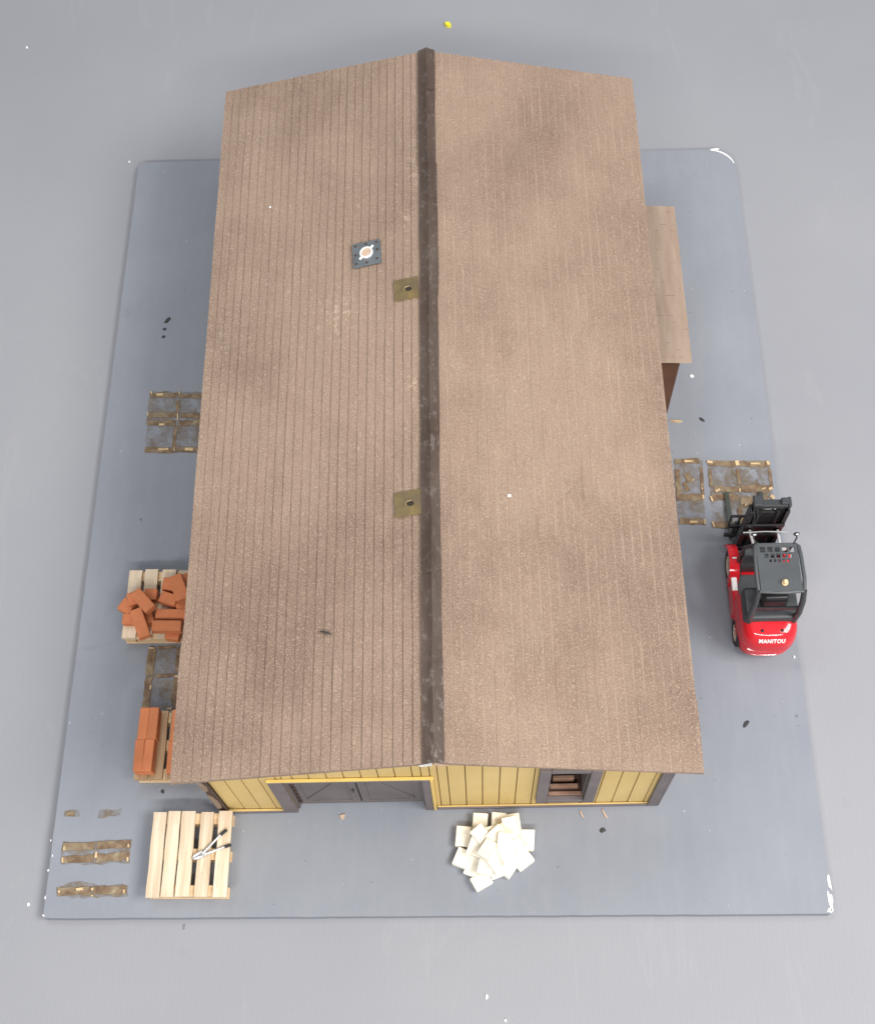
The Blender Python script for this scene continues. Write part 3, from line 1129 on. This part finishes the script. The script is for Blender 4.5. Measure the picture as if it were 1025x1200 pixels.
# ------------------------------------------------------------------ flat torn-off pallet remains
def strip(root, a, b, w, z=.0045, mat='residue', name='wood_strip'):
    """ragged thin strip of wood between pixels a and b, width w"""
    A = at(*a) - root.location; Bp = at(*b) - root.location
    d = (Bp - A); L = d.length; d.normalize(); nrm = Vector((-d.y, d.x, 0))
    n = max(5, int(L / .022))
    l, r = [], []
    for i in range(n + 1):
        p = A + d * (L * i / n)
        l.append(p + nrm * (w / 2) * rnd.uniform(.78, 1.12)); r.append(p - nrm * (w / 2) * rnd.uniform(.78, 1.12))
    bm = B(); prism(bm, [(v.x, v.y) for v in l] + [(v.x, v.y) for v in reversed(r)], .0014, z * rnd.uniform(.8, 1.1))
    return build(name, bm, MAT[mat], root)


def splinter(root, u, v, L, w, ang, h=.010):
    p = at(u, v) - root.location
    L *= rnd.uniform(.6, .95); w *= rnd.uniform(.55, .9); h *= .7
    bm = B(); box(bm, (p.x, p.y, h / 2 + .0035), (L, w, h), rz=ang, bev=.0015, jit=.002)
    build('splinter', bm, MAT['splinter'], root)


def stain(root, poly, z=.0012):
    bm = B()
    out = []
    P = [at(*q) - root.location for q in poly]
    for i, p in enumerate(P):
        q = P[(i + 1) % len(P)]
        k = max(1, int((q - p).length / .03))
        for j in range(k):
            w = p.lerp(q, j / k)
            out.append((w.x + rnd.uniform(-.006, .006), w.y + rnd.uniform(-.006, .006)))
    bm.faces.new([bm.verts.new((x, y, z)) for x, y in out])
    build('stain', bm, MAT['stain'], root)


def remnant(u, v, label):
    p = at(u, v)
    r = empty('pallet_remnant', (p.x, p.y, 0))
    return tag(r, label, 'pallet remains', 'torn off pallet remains stuck on the board')


# left of the shed, mid
r = remnant(207, 495, 'square of torn brown pallet strips stuck flat by the middle of the left eave')
stain(r, [(175, 459), (240, 459), (237, 531), (170, 531)])
for a, b_, w in (((176, 464), (209, 463), .034), ((210, 464), (241, 465), .030), ((174, 487), (207, 486), .036), ((212, 487), (239, 488), .036),
                 ((173, 496), (206, 496), .034), ((210, 496), (238, 495), .036), ((170, 527), (204, 528), .036), ((207, 527), (236, 527), .034),
                 ((209, 470), (208, 484), .022), ((206, 500), (204, 524), .022)):
    strip(r, a, b_, w)
for u, v, L, w, a in ((178, 461, .010, .036, .1), (211, 461, .010, .036, 0), (174, 486, .009, .036, 0), (209, 489, .009, .075, .1), (205, 527, .009, .038, 0), (188, 463, .06, .020, .03), (192, 527, .07, .022, 0), (222, 527, .06, .024, 0), (190, 498, .05, .014, 0)):
    splinter(r, u, v, L, w, a)
# right of the shed: two
r = remnant(809, 578, 'torn brown pallet square tucked against the right eave, left of the one under the fork')
stain(r, [(788, 539), (822, 539), (826, 614), (793, 614)])
for a, b_, w in (((790, 541), (819, 540), .034), ((792, 583), (822, 583), .046), ((796, 611), (826, 612), .040), ((821, 548), (823, 580), .020), ((793, 550), (795, 580), .03)):
    strip(r, a, b_, w)
strip(r, (803, 555), (808, 565), .034)
strip(r, (801, 566), (806, 576), .026)
for u, v, L, w, a in ((822, 573, .014, .022, .2), (823, 583, .012, .044, .1), (825, 612, .010, .036, 0), (806, 541, .06, .016, 0), (811, 563, .02, .012, .7), (812, 612, .07, .020, 0)):
    splinter(r, u, v, L, w, a)
r = remnant(866, 580, 'larger torn brown pallet square under the fork of the red forklift')
stain(r, [(828, 541), (902, 540), (906, 600), (880, 616), (835, 618)])
stain(r, [(850, 552), (890, 548), (902, 590), (850, 600)], .0018)
for a, b_, w in (((829, 543), (862, 544), .038), ((866, 544), (901, 544), .040), ((836, 573), (866, 574), .036), ((868, 573), (902, 573), .05), ((833, 583), (864, 583), .042), ((867, 587), (900, 588), .055),
                 ((835, 615), (872, 616), .042), ((831, 550), (833, 570), .02), ((864, 550), (866, 568), .022), ((901, 550), (904, 572), .018), ((866, 596), (868, 612), .03)):
    strip(r, a, b_, w)
for u, v, L, w, a in ((831, 542, .040, .030, -.2), (863, 543, .026, .044, .15), (899, 543, .024, .034, .3), (840, 575, .034, .020, .5), (833, 585, .014, .040, .2), (866, 575, .012, .036, 0), (835, 615, .012, .040, .1), (894, 573, .034, .018, .2),
                      (902, 573, .030, .028, .5), (904, 583, .024, .034, .8), (884, 544, .08, .012, 0), (873, 592, .03, .012, .9)):
    splinter(r, u, v, L, w, a)
# left of the shed between the two brick pallets
r = remnant(192, 795, 'ladder shaped torn brown pallet remains between the tumbled and the stacked brick pallets')
stain(r, [(174, 757), (216, 755), (210, 832), (167, 834)])
for a, b_, w in (((179, 761), (175, 792), .046), ((175, 794), (171, 831), .042), ((213, 759), (211, 789), .058), ((209, 794), (207, 830), .058), ((186, 760), (206, 758), .02), ((184, 793), (205, 791), .022)):
    strip(r, a, b_, w)
for u, v, L, w, a in ((178.5, 760, .036, .014, 0), (210, 793, .05, .014, 0), (177, 806, .014, .03, 0), (199, 831, .04, .012, 0)):
    splinter(r, u, v, L, w, a)
# front left corner: three
r = remnant(95, 954, 'faintest of the three flat brown marks in the front left corner, two pale torn patches')
stain(r, [(76, 950), (95, 950), (94, 958), (75, 958)], .0015)
stain(r, [(116, 950), (142, 948), (141, 956), (114, 959)])
strip(r, (78, 954), (88, 954), .026, .004)
r = remnant(113, 999, 'middle of the three flat brown marks in the front left corner, a double torn strip')
stain(r, [(73, 987), (155, 984), (153, 1011), (72, 1014)])
for a, b_, w in (((74, 993), (112, 991), .040), ((114, 991), (154, 989), .042), ((73, 1008), (110, 1006), .040), ((113, 1006), (152, 1003), .044)):
    strip(r, a, b_, w)
for u, v, L, w, a in ((76, 994, .010, .030, .1), (151, 991, .011, .034, .1), (74, 1008, .011, .046, .1), (113, 1002, .011, .044, .05), (150, 1007, .011, .030, .1)):
    splinter(r, u, v, L, w, a)
r = remnant(108, 1044, 'lowest of the three flat brown marks in the front left corner, a single torn strip')
stain(r, [(67, 1040), (90, 1032), (110, 1036), (150, 1037), (150, 1051), (85, 1053), (67, 1050)])
for a, b_, w in (((68, 1045), (108, 1044), .044), ((110, 1043), (149, 1043), .044)):
    strip(r, a, b_, w)
for u, v, L, w, a in ((70, 1045, .014, .020, .1), (94, 1042, .040, .024, .1), (109, 1042, .016, .022, .3), (146, 1045, .013, .026, .1), (108, 1050, .012, .012, 0)):
    splinter(r, u, v, L, w, a)


# ------------------------------------------------------------------ stray bits
def bit(name, u, v, z, sx, sy, ang, mat, label, cat, h=.006, group=None):
    p = at(u, v, z)
    bm = B()
    prism(bm, blob(0, 0, sx / 2, sy / 2, 9, .3, 0, int(u * 7 + v)), 0, h)
    for v_ in bm.verts:
        if v_.co.z > 0: v_.co.x *= .8; v_.co.y *= .8
    o = build(name, bm, MAT[mat])
    o.location = (p.x, p.y, z + .001)
    o.rotation_euler = (0, 0, ang)
    return tag(o, label, cat, group)


gF = 'dark flakes lying about'
gW = 'white specks lying about'
bit('flake', 196, 376, 0, .050, .024, .9, 'flake', 'largest dark flake left of the shed, above two smaller ones', 'flake', group=gF)
bit('flake', 193, 386, 0, .026, .016, .2, 'flake', 'middle dark flake of three left of the shed', 'flake', group=gF)
bit('flake', 192, 395, 0, .024, .016, .4, 'flake', 'lowest dark flake of three left of the shed', 'flake', group=gF)
bit('flake', 822, 492, 0, .036, .018, -.9, 'flake', 'dark flake right of the shed near the pale wood chip', 'flake', group=gF)
bit('flake', 874, 848, 0, .050, .022, .8, 'flake', 'dark flake on the bare board below the red forklift', 'flake', group=gF)
bit('flake', 706, 973, 0, .030, .024, .3, 'flake', 'dark flake on the board below the shed window', 'flake', group=gF)
bit('flake', 216, 1086, ZF, .007, .030, 0, 'grey', 'thin grey flake on the floor before the board, near the empty pallet', 'flake', group=gF)
bit('flake', 191, 928, 0, .018, .022, 0, 'flake', 'tiny dark flake between the stacked brick pallet and the empty pallet', 'flake', group=gF)
bit('wood_chip', 792, 494, 0, .085, .016, 0, 'splinter', 'pale wood chip lying by the right eave, below the lean-to', 'wood chip', .01)
bit('wood_chip', 401, 957, 0, .034, .030, .7, 'barewood', 'small pinkish wood chip on the board before the grey doors', 'wood chip', .008)
bit('straw', 681, 954, 0, .010, .050, .35, 'barewood', 'right hand thin pale sliver on the board below the window', 'sliver', group='pale slivers')
bit('straw', 708, 954, 0, .010, .060, .45, 'barewood', 'thin pale sliver further right, below the right edge of the window', 'sliver', group='pale slivers')
bit('plastic_scrap', 524.5, 30, ZF, .055, .050, .5, 'lemon', 'bright yellow scrap on the floor beyond the ridge of the roof', 'scrap', .02)
bit('speck', 810, 441, 0, .024, .024, 0, 'chip', 'white speck on the board just below the lean-to corner', 'speck', group=gW)
bit('speck', 570, 1168, ZF, .016, .026, 0, 'chip', 'white speck on the floor near the bottom, upper of two', 'speck', group=gW)
bit('speck', 592, 1196, ZF, .016, .016, 0, 'chip', 'white speck on the floor at the very bottom edge', 'speck', group=gW)
bit('speck', 152, 190, ZF, .016, .016, 0, 'chip', 'white speck on the floor off the far left corner of the board', 'speck', group=gW)
bit('speck', 32, 56, ZF, .016, .016, 0, 'chip', 'white speck on the floor in the far left corner of the view', 'speck', group=gW)
bit('speck', 34, 1060, ZF, .014, .024, 0, 'chip', 'white speck on the floor off the front left corner of the board', 'speck', group=gW)
bit('speck', 930, 770, 0, .014, .016, 0, 'chip', 'white speck on the board close behind the red forklift', 'speck', group=gW)
q = SHM @ onroof(382, 742, .008)
o = B(); tube(o, [(-.030, .008, .004), (-.010, .002, .007), (.010, -.004, .006), (.028, -.012, .004)], [.002, .005, .007, .003], 6)
o = build('twig', o, MAT['flake'], loc=q)
o.rotation_euler = (0, -RA, .0)
tag(o, 'small dark twig lying on the left roof slope', 'twig')
for (u, v, sx, sy, lab) in ((317, 244, .011, .013, 'white fleck stuck on the left roof slope near its far end'), (596, 582, .020, .016, 'pale fleck on the right roof slope halfway along the ridge')):
    q = SHM @ onroof(u, v, .006)
    bm = B(); prism(bm, blob(0, 0, sx / 2, sy / 2, 9, .3, 0, int(u)), 0, .006)
    o = build('speck', bm, MAT['chip'], loc=q)
    o.rotation_euler = (0, RA if u > 505 else -RA, 0)
    tag(o, lab, 'speck', gW)

# ------------------------------------------------------------------ forklift (local: y forward, x right, origin on the board)
FK = empty('forklift', (1.795, 1.650, 0), 0.0)
tag(FK, 'small red toy forklift with black mast and charcoal roof guard beside the shed', 'forklift')


def outline(s, yb=-.322, yf=-.03, hw=.157, n=24):
    """plan outline of the counterweight, scaled towards its middle by s"""
    pts = [(-hw, yf), ]
    for i in range(n + 1):
        a = PI + PI * i / n
        ca, sa = math.cos(a), math.sin(a)
        e = .62
        pts.append((hw * math.copysign(abs(ca) ** e, ca), -.150 + (yb + .150) * -math.copysign(abs(sa) ** e, sa) * -1 if False else -.150 + (.150 + yb) * abs(sa) ** e))
    pts.append((hw, yf))
    return [(x * s, (y - yf) * (1 - (1 - s) * 1.0) + yf) for x, y in pts]


def loft(bm, levels):
    rings = []
    for z, s in levels:
        rings.append([bm.verts.new((x, y, z)) for x, y in outline(s)])
    n = len(rings[0])
    for A, Z in zip(rings, rings[1:]):
        for i in range(n):
            j = (i + 1) % n
            bm.faces.new((A[i], A[j], Z[j], Z[i]))
    bm.faces.new(rings[0][::-1]); bm.faces.new(rings[-1])


lv = [(.035, .88), (.045, .93), (.072, .955), (.078, .92), (.088, .92), (.094, .965), (.116, .972), (.121, .95), (.129, .95), (.134, .98), (.150, .985), (.155, .96), (.163, .96), (.168, .99), (.205, .985), (.235, .965), (.262, .93), (.282, .88), (.296, .81), (.304, .72), (.308, .6)]
bm = B(); loft(bm, lv)
cw = build('counterweight', bm, MAT['red'], FK, smooth=True)
bm2 = bmesh.new(); bm2.from_mesh(cw.data)
bvh = BVHTree.FromBMesh(bm2)
# lettering wrapped on the counterweight
fc = bpy.data.curves.new('lettering', 'FONT')
fc.body = 'MANITOU'
fc.align_x = 'CENTER'; fc.align_y = 'CENTER'
fc.size = .028
fc.offset = .0011
fc.space_character = 1.12
fo = bpy.data.objects.new('lettering', fc)
COL.objects.link(fo)
dg = bpy.context.evaluated_depsgraph_get()
tm = bpy.data.meshes.new_from_object(fo.evaluated_get(dg))
bpy.data.objects.remove(fo)
tb = bmesh.new(); tb.from_mesh(tm)
bmesh.ops.triangulate(tb, faces=tb.faces)
bmesh.ops.subdivide_edges(tb, edges=[e for e in tb.edges if e.calc_length() > .008], cuts=2)
dirn = Vector((0, .62, -.78))
for v in tb.verts:
    src = Vector((v.co.x * 1.0, -.272 + v.co.y * .95 - .62 * .5 + .0, .232 + v.co.y * .75 + .78 * .5))
    hit = bvh.ray_cast(src, dirn)
    if hit[0] is not None: v.co = hit[0] - dirn * .0016
ex = bmesh.ops.extrude_face_region(tb, geom=list(tb.faces))
for g in ex['geom']:
    if isinstance(g, bmesh.types.BMVert): g.co -= dirn * .0012
lt = build('lettering', tb, MAT['mark'], cw)
# two dark bolts on the upper rear, hatch highlight edge
for bx_ in (-.052, .052):
    h = bvh.ray_cast(Vector((bx_, -.238 - .31, .285 + .39)), dirn)
    if h[0]:
        b = B(); ball(b, h[0], .009, (1, 1, .7), 12, 8); build('bolt', b, MAT['black'], cw)
bm2.free()

# chassis and side panels
bm = B()
box(bm, (-.142, .035, .105), (.036, .245, .125), bev=.010, seg=2)
box(bm, (.142, .035, .105), (.036, .245, .125), bev=.010, seg=2)
box(bm, (0, .10, .075), (.230, .36, .075), bev=.006)
build('chassis', bm, MAT['red'], FK)
bm = B()
box(bm, (0, .045, .118), (.236, .20, .014), bev=.003)
box(bm, (-.146, .085, .055), (.030, .09, .012), bev=.002)
box(bm, (.146, .085, .055), (.030, .09, .012), bev=.002)
build('cab_floor', bm, MAT['char'], FK)
bm = B()
box(bm, (-.144, .072, .166), (.030, .078, .016), bev=.003)
build('side_marking', bm, MAT['mark'], FK)
# hood with seat
bm = B()
box(bm, (0, -.110, .235), (.284, .185, .225), bev=.022, seg=4)
build('hood', bm, MAT['char2'], FK, smooth=True)
st = empty('seat'); st.parent = FK
bm = B(); box(bm, (0, -.060, .365), (.135, .120, .036), bev=.014, seg=3); build('cushion', bm, MAT['black'], st, smooth=True)
bm = B(); box(bm, (0, -.135, .430), (.130, .036, .130), bev=.014, seg=3, M=Matrix.Rotation(-.12, 4, 'X')); build('backrest', bm, MAT['black'], st, smooth=True)
# dashboard and steering wheel
bm = B()
box(bm, (0, .185, .235), (.225, .050, .230), bev=.010, seg=2)
box(bm, (0, .150, .350), (.030, .06, .030), bev=.006)
build('dashboard', bm, MAT['char'], FK, smooth=True)
bm = B()
lathe(bm, [(-.005, .040), (.005, .040), (.006, .047), (0, .050), (-.006, .047)], (0, 0, 0), 'Z', 24)
for a in (0, 2.1, 4.2): box(bm, (.02 * math.cos(a), .02 * math.sin(a), 0), (.042, .008, .005), rz=a)
sw = build('steering_wheel', bm, MAT['black'], FK, smooth=True)
sw.location = (-.030, .115, .385); sw.rotation_euler = (.55, 0, 0)
bm = B()
for x in (.05, .066, .082): cyl(bm, (x, .16, .33), (x, .14, .40), .004, n=8); ball(bm, (x, .14, .402), .0075, (1, 1, 1), 8, 6)
build('lever', bm, MAT['black'], FK)


# wheels
def wheel(x, y, r, w):
    e = empty('wheel'); e.parent = FK; e.location = (x, y, r)
    b = B(); lathe(b, [(-w / 2, r * .62), (-w / 2, r * .9), (-w * .36, r), (w * .36, r), (w / 2, r * .9), (w / 2, r * .62)], (0, 0, 0), 'X', 32)
    build('tyre', b, MAT['rubber'], e, smooth=True)
    b = B(); lathe(b, [(-w * .38, r * .02), (-w * .44, r * .25), (-w * .34, r * .5), (-w * .46, r * .615), (w * .46, r * .615), (w * .34, r * .5), (w * .44, r * .25), (w * .38, r * .02)], (0, 0, 0), 'X', 28)
    for i in range(6):
        a = 2 * PI * i / 6
        ball(b, (-w * .42, r * .36 * math.cos(a), r * .36 * math.sin(a)), .005, (1, 1, 1), 8, 6)
    build('rim', b, MAT['rim'], e, smooth=True)


wheel(-.126, .210, .096, .056); wheel(.126, .210, .096, .056)
wheel(-.128, -.180, .078, .050); wheel(.128, -.180, .078, .050)


# red mudguards arching over the front wheels
def fender(x):
    bm = B(); n = 14
    R_, t, w = .110, .012, .054
    prof = []
    for i in range(n + 1):
        a = math.radians(10 + 174 * i / n)
        prof.append((.210 + R_ * math.cos(a), .096 + R_ * math.sin(a), .210 + (R_ + t) * math.cos(a), .096 + (R_ + t) * math.sin(a)))
    rows = [[bm.verts.new((x + sx * w / 2, p[0], p[1])) for sx in (-1, 1)] + [bm.verts.new((x + sx * w / 2, p[2], p[3])) for sx in (1, -1)] for p in prof]
    for A, Z in zip(rows, rows[1:]):
        for k in range(4): bm.faces.new((A[k], A[(k + 1) % 4], Z[(k + 1) % 4], Z[k]))
    bm.faces.new(rows[0][::-1]); bm.faces.new(rows[-1])
    bmesh.ops.bevel(bm, geom=[e for e in bm.edges if e.calc_face_angle(0) > 1], offset=.003, segments=2, affect='EDGES')
    return build('fender', bm, MAT['red'], FK, smooth=True)


fd = fender(-.140); fender(.140)
bm = B(); box(bm, (-.140, .205, .2225), (.022, .008, .003)); build('marking', bm, MAT['mark'], fd)

# overhead guard: plate with three rows of slots, raised rims, four posts
GZ = .600
GX, GY0, GY1 = .118, -.150, .112
gd = empty('overhead_guard'); gd.parent = FK
bm = B()


def slotted(y0, y1, x0, x1, n, m, marg):
    """strip of the plate with n slots between x0 and x1"""
    xs_ = [-GX + .012, x0]
    wslot = (x1 - x0 - (n - 1) * marg) / n
    for i in range(n):
        if i: xs_.append(xs_[-1] + marg)
        xs_.append(xs_[-1] + wslot)
    xs_.append(GX - .012)
    for i in range(len(xs_) - 1):
        if i % 2 == 1: continue
        box(bm, ((xs_[i] + xs_[i + 1]) / 2, (y0 + y1) / 2, GZ), (xs_[i + 1] - xs_[i], y1 - y0, .010))


def bar(y0, y1): box(bm, (0, (y0 + y1) / 2, GZ), (2 * GX - .024, y1 - y0, .010))


bar(.098, GY1); slotted(.068, .098, -.088, .090, 5, 0, .012); bar(.060, .068); slotted(.036, .060, -.068, .074, 5, 0, .011); bar(.028, .036)
slotted(.012, .028, -.046, .056, 5, 0, .010); bar(GY0, .012)
build('roof_plate', bm, MAT['char'], gd)
bm = B()
for sx in (-1, 1):
    tube(bm, [(sx * (GX - .022), GY1 + .008, GZ - .010), (sx * (GX - .004), GY1 - .012, GZ + .002), (sx * GX, .05, GZ + .006), (sx * (GX + .003), -.08, GZ + .004), (sx * (GX - .002), GY0 + .01, GZ - .008)], .0105, 10)
tube(bm, [(-(GX - .022), GY1 + .008, GZ - .010), (GX - .022, GY1 + .008, GZ - .010)], .007, 8)
tube(bm, [(-(GX - .006), GY0 + .004, GZ - .006), (-.03, GY0 - .004, GZ - .002), (.03, GY0 - .004, GZ - .002), (GX - .006, GY0 + .004, GZ - .006)], .009, 8)
build('rim_bar', bm, MAT['char'], gd, smooth=True)
for sx in (-1, 1):
    bm = B(); tube(bm, [(sx * (GX - .022), GY1 + .008, GZ - .010), (sx * .122, .18, .42), (sx * .118, .190, .22), (sx * .118, .190, .12)], [.010, .010, .011, .011], 10)
    build('post', bm, MAT['black'], gd, smooth=True)
    bm = B(); tube(bm, [(sx * (GX - .002), GY0 + .01, GZ - .008), (sx * (GX + .002), -.172, .52), (sx * .124, -.188, .40), (sx * .116, -.195, .295)], [.014, .016, .017, .016], 12)
    build('post', bm, MAT['char2'], gd, smooth=True)
bm = B(); box(bm, (0, -.178, .44), (.238, .014, .03), bev=.004); build('rear_bar', bm, MAT['black'], gd)
bc_ = B()
cyl(bc_, (.018, -.105, GZ + .005), (.018, -.105, GZ + .012), .016, n=18)
cyl(bc_, (.018, -.105, GZ + .012), (.018, -.105, GZ + .030), .013, .011, n=18)
ball(bc_, (.018, -.105, GZ + .030), .0112, (1, 1, .7))
build('beacon', bc_, MAT['amber'], FK, smooth=True)
# white and red work-light seen through the guard, mirrors, head lights
for sx in (-1, 1):
    m_ = empty('mirror'); m_.parent = FK
    b = B(); tube(b, [(sx * (GX - .02), .130, GZ - .012), (sx * (GX - .006), .152, GZ - .004), (sx * (GX - .008), .166, GZ + .006)], .0045, 8)
    ball(b, (sx * (GX - .008), .168, GZ + .008), .0165, (1, .55, .9)); build('housing', b, MAT['black'], m_, smooth=True)
    b = B(); ball(b, (sx * (GX - .008), .163, GZ + .014), .0125, (1, .5, .7)); build('glass', b, MAT['mirror'], m_, smooth=True)
    b = B(); cyl(b, (sx * .07, .205, .40), (sx * .075, .30, .37), .0075, n=12)
    build('tilt_cylinder', b, MAT['bright'], FK)
bm = B(); box(bm, (.085, .178, .400), (.034, .018, .03), bev=.006); cyl(bm, (.085, .186, .40), (.085, .192, .40), .011, n=14)
build('work_light', bm, MAT['mark'], FK)
bm = B(); box(bm, (.078, .140, .39), (.018, .014, .05), bev=.004, M=Matrix.Rotation(.5, 4, 'Y')); build('fire_extinguisher', bm, MAT['red'], FK)

# mast: outer and inner channels, cross heads, lift chains, cylinder, hoses
MY, MZ = .340, .575
ms = empty('mast'); ms.parent = FK
for sx in (-1, 1):
    bm = B()
    x = sx * .100
    box(bm, (x, MY, MZ / 2 + .02), (.012, .052, MZ - .06), bev=.002)
    box(bm, (x - sx * .010, MY + .022, MZ / 2 + .02), (.014, .008, MZ - .06), bev=.0015)
    box(bm, (x - sx * .010, MY - .022, MZ / 2 + .02), (.014, .008, MZ - .06), bev=.0015)
    build('outer_rail', bm, MAT['black'], ms)
    bm = B()
    x = sx * .077
    box(bm, (x, MY + .016, MZ / 2 + .03), (.011, .044, MZ - .05), bev=.002)
    build('inner_rail', bm, MAT['black'], ms)
    bm = B(); cyl(bm, (sx * .050, MY, .08), (sx * .050, MY, MZ - .03), .014, n=14)
    build('lift_cylinder', bm, MAT['black'], ms)
    bm = B(); box(bm, (sx * .028, MY + .018, .33), (.012, .006, .54)); build('chain', bm, MAT['grey'], ms)
bm = B()
box(bm, (0, MY + .014, MZ + .012), (.182, .040, .034), bev=.004)
box(bm, (.072, MY + .018, MZ + .036), (.040, .036, .022), bev=.004)
box(bm, (-.066, MY + .024, MZ + .032), (.054, .060, .018), bev=.006)
box(bm, (.100, MY + .02, MZ + .012), (.018, .055, .04), bev=.004)
build('cross_head', bm, MAT['char2'], ms)
for z_, h_ in ((MZ - .16, .030), (.30, .030), (.12, .040)):
    bm = B(); box(bm, (0, MY - .0325, z_), (.208, .012, h_), bev=.003)
    build('cross_bar', bm, MAT['black'], ms)
bm = B()
for o_ in (0, .016): tube(bm, [(-.058, MY - .02, .30), (-.075 + o_, MY - .03, .52), (-.085 + o_, MY + .01, MZ + .01), (-.080 + o_, MY + .045, MZ - .03), (-.060, MY + .05, .40)], .0055, 8)
build('hose', bm, MAT['rubber'], ms, smooth=True)
bm = B(); tube(bm, [(-.118, .275, .40), (0, .278, .405), (.118, .275, .40)], .005, 8)
build('stay_bar', bm, MAT['grey'], ms, smooth=True)
bm = B(); box(bm, (0, MY + .004, .295), (.140, .016, .46), bev=.003); build('back_plate', bm, MAT['black'], ms)
# carriage with backrest, forks
cg = empty('carriage'); cg.parent = FK
bm = B()
box(bm, (0, MY + .068, .085), (.310, .018, .030), bev=.003)
box(bm, (0, MY + .068, .200), (.310, .018, .030), bev=.003)
for x in (-.09, -.03, .03, .09): box(bm, (x, MY + .062, .1425), (.020, .012, .083))
build('fork_bar', bm, MAT['black'], cg)
bm = B()
for x in (-.150, -.10, -.05, 0, .05, .10, .150): box(bm, (x, MY + .074, .262), (.010, .012, .092), bev=.002)
box(bm, (0, MY + .074, .315), (.310, .013, .013), bev=.002)
build('load_backrest', bm, MAT['black'], cg)
for x in (-.098, .098):
    bm = B()
    box(bm, (x, MY + .086, .115), (.030, .014, .205), bev=.002)
    V0 = [(x - .015, MY + .094, .012), (x + .015, MY + .094, .012), (x + .015, MY + .094, .030), (x - .015, MY + .094, .030)]
    V1 = [(x - .011, .712, .012), (x + .011, .712, .012), (x + .011, .712, .017), (x - .011, .712, .017)]
    A = [bm.verts.new(v) for v in V0]; Z = [bm.verts.new(v) for v in V1]
    for k in range(4): bm.faces.new((A[k], A[(k + 1) % 4], Z[(k + 1) % 4], Z[k]))
    bm.faces.new(A[::-1]); bm.faces.new(Z)
    build('fork', bm, MAT['green'], cg)

# ------------------------------------------------------------------ light: a room with long ceiling lamps, brightest overhead to the right
w = bpy.data.worlds.new('World')
S.world = w
w.use_nodes = True
bg = w.node_tree.nodes['Background']
bg.inputs[0].default_value = (.93, .96, 1.0, 1)
bg.inputs[1].default_value = .40


def lamp(name, loc, target, sx, sy, power, col=(1, .97, .93), spread=None):
    l = bpy.data.lights.new(name, 'AREA')
    l.shape = 'RECTANGLE'; l.size = sx; l.size_y = sy
    l.energy = power; l.color = col
    o = bpy.data.objects.new(name, l)
    COL.objects.link(o)
    o.location = loc
    d = Vector(target) - Vector(loc)
    o.rotation_euler = d.to_track_quat('-Z', 'Y').to_euler()
    return o


lamp('ceiling_lamp', (11.0, -2, 14), (0, 2, 0), 9, 6, 2500)
for lx in (-5.2, .8, 6.8): lamp('ceiling_lamp', (lx, -12.0, 14.5), (0, 2, 0), 5.2, 1.3, 760)
lamp('ceiling_lamp', (-4, 7, 17), (0, 2, 0), 10, 3, 500, (.95, .97, 1))

S.render.engine = 'CYCLES'
vs = S.view_settings
vs.view_transform = 'Standard'
vs.look = 'None'
vs.gamma = 1
vs.exposure = 0.3
vs.use_curve_mapping = False
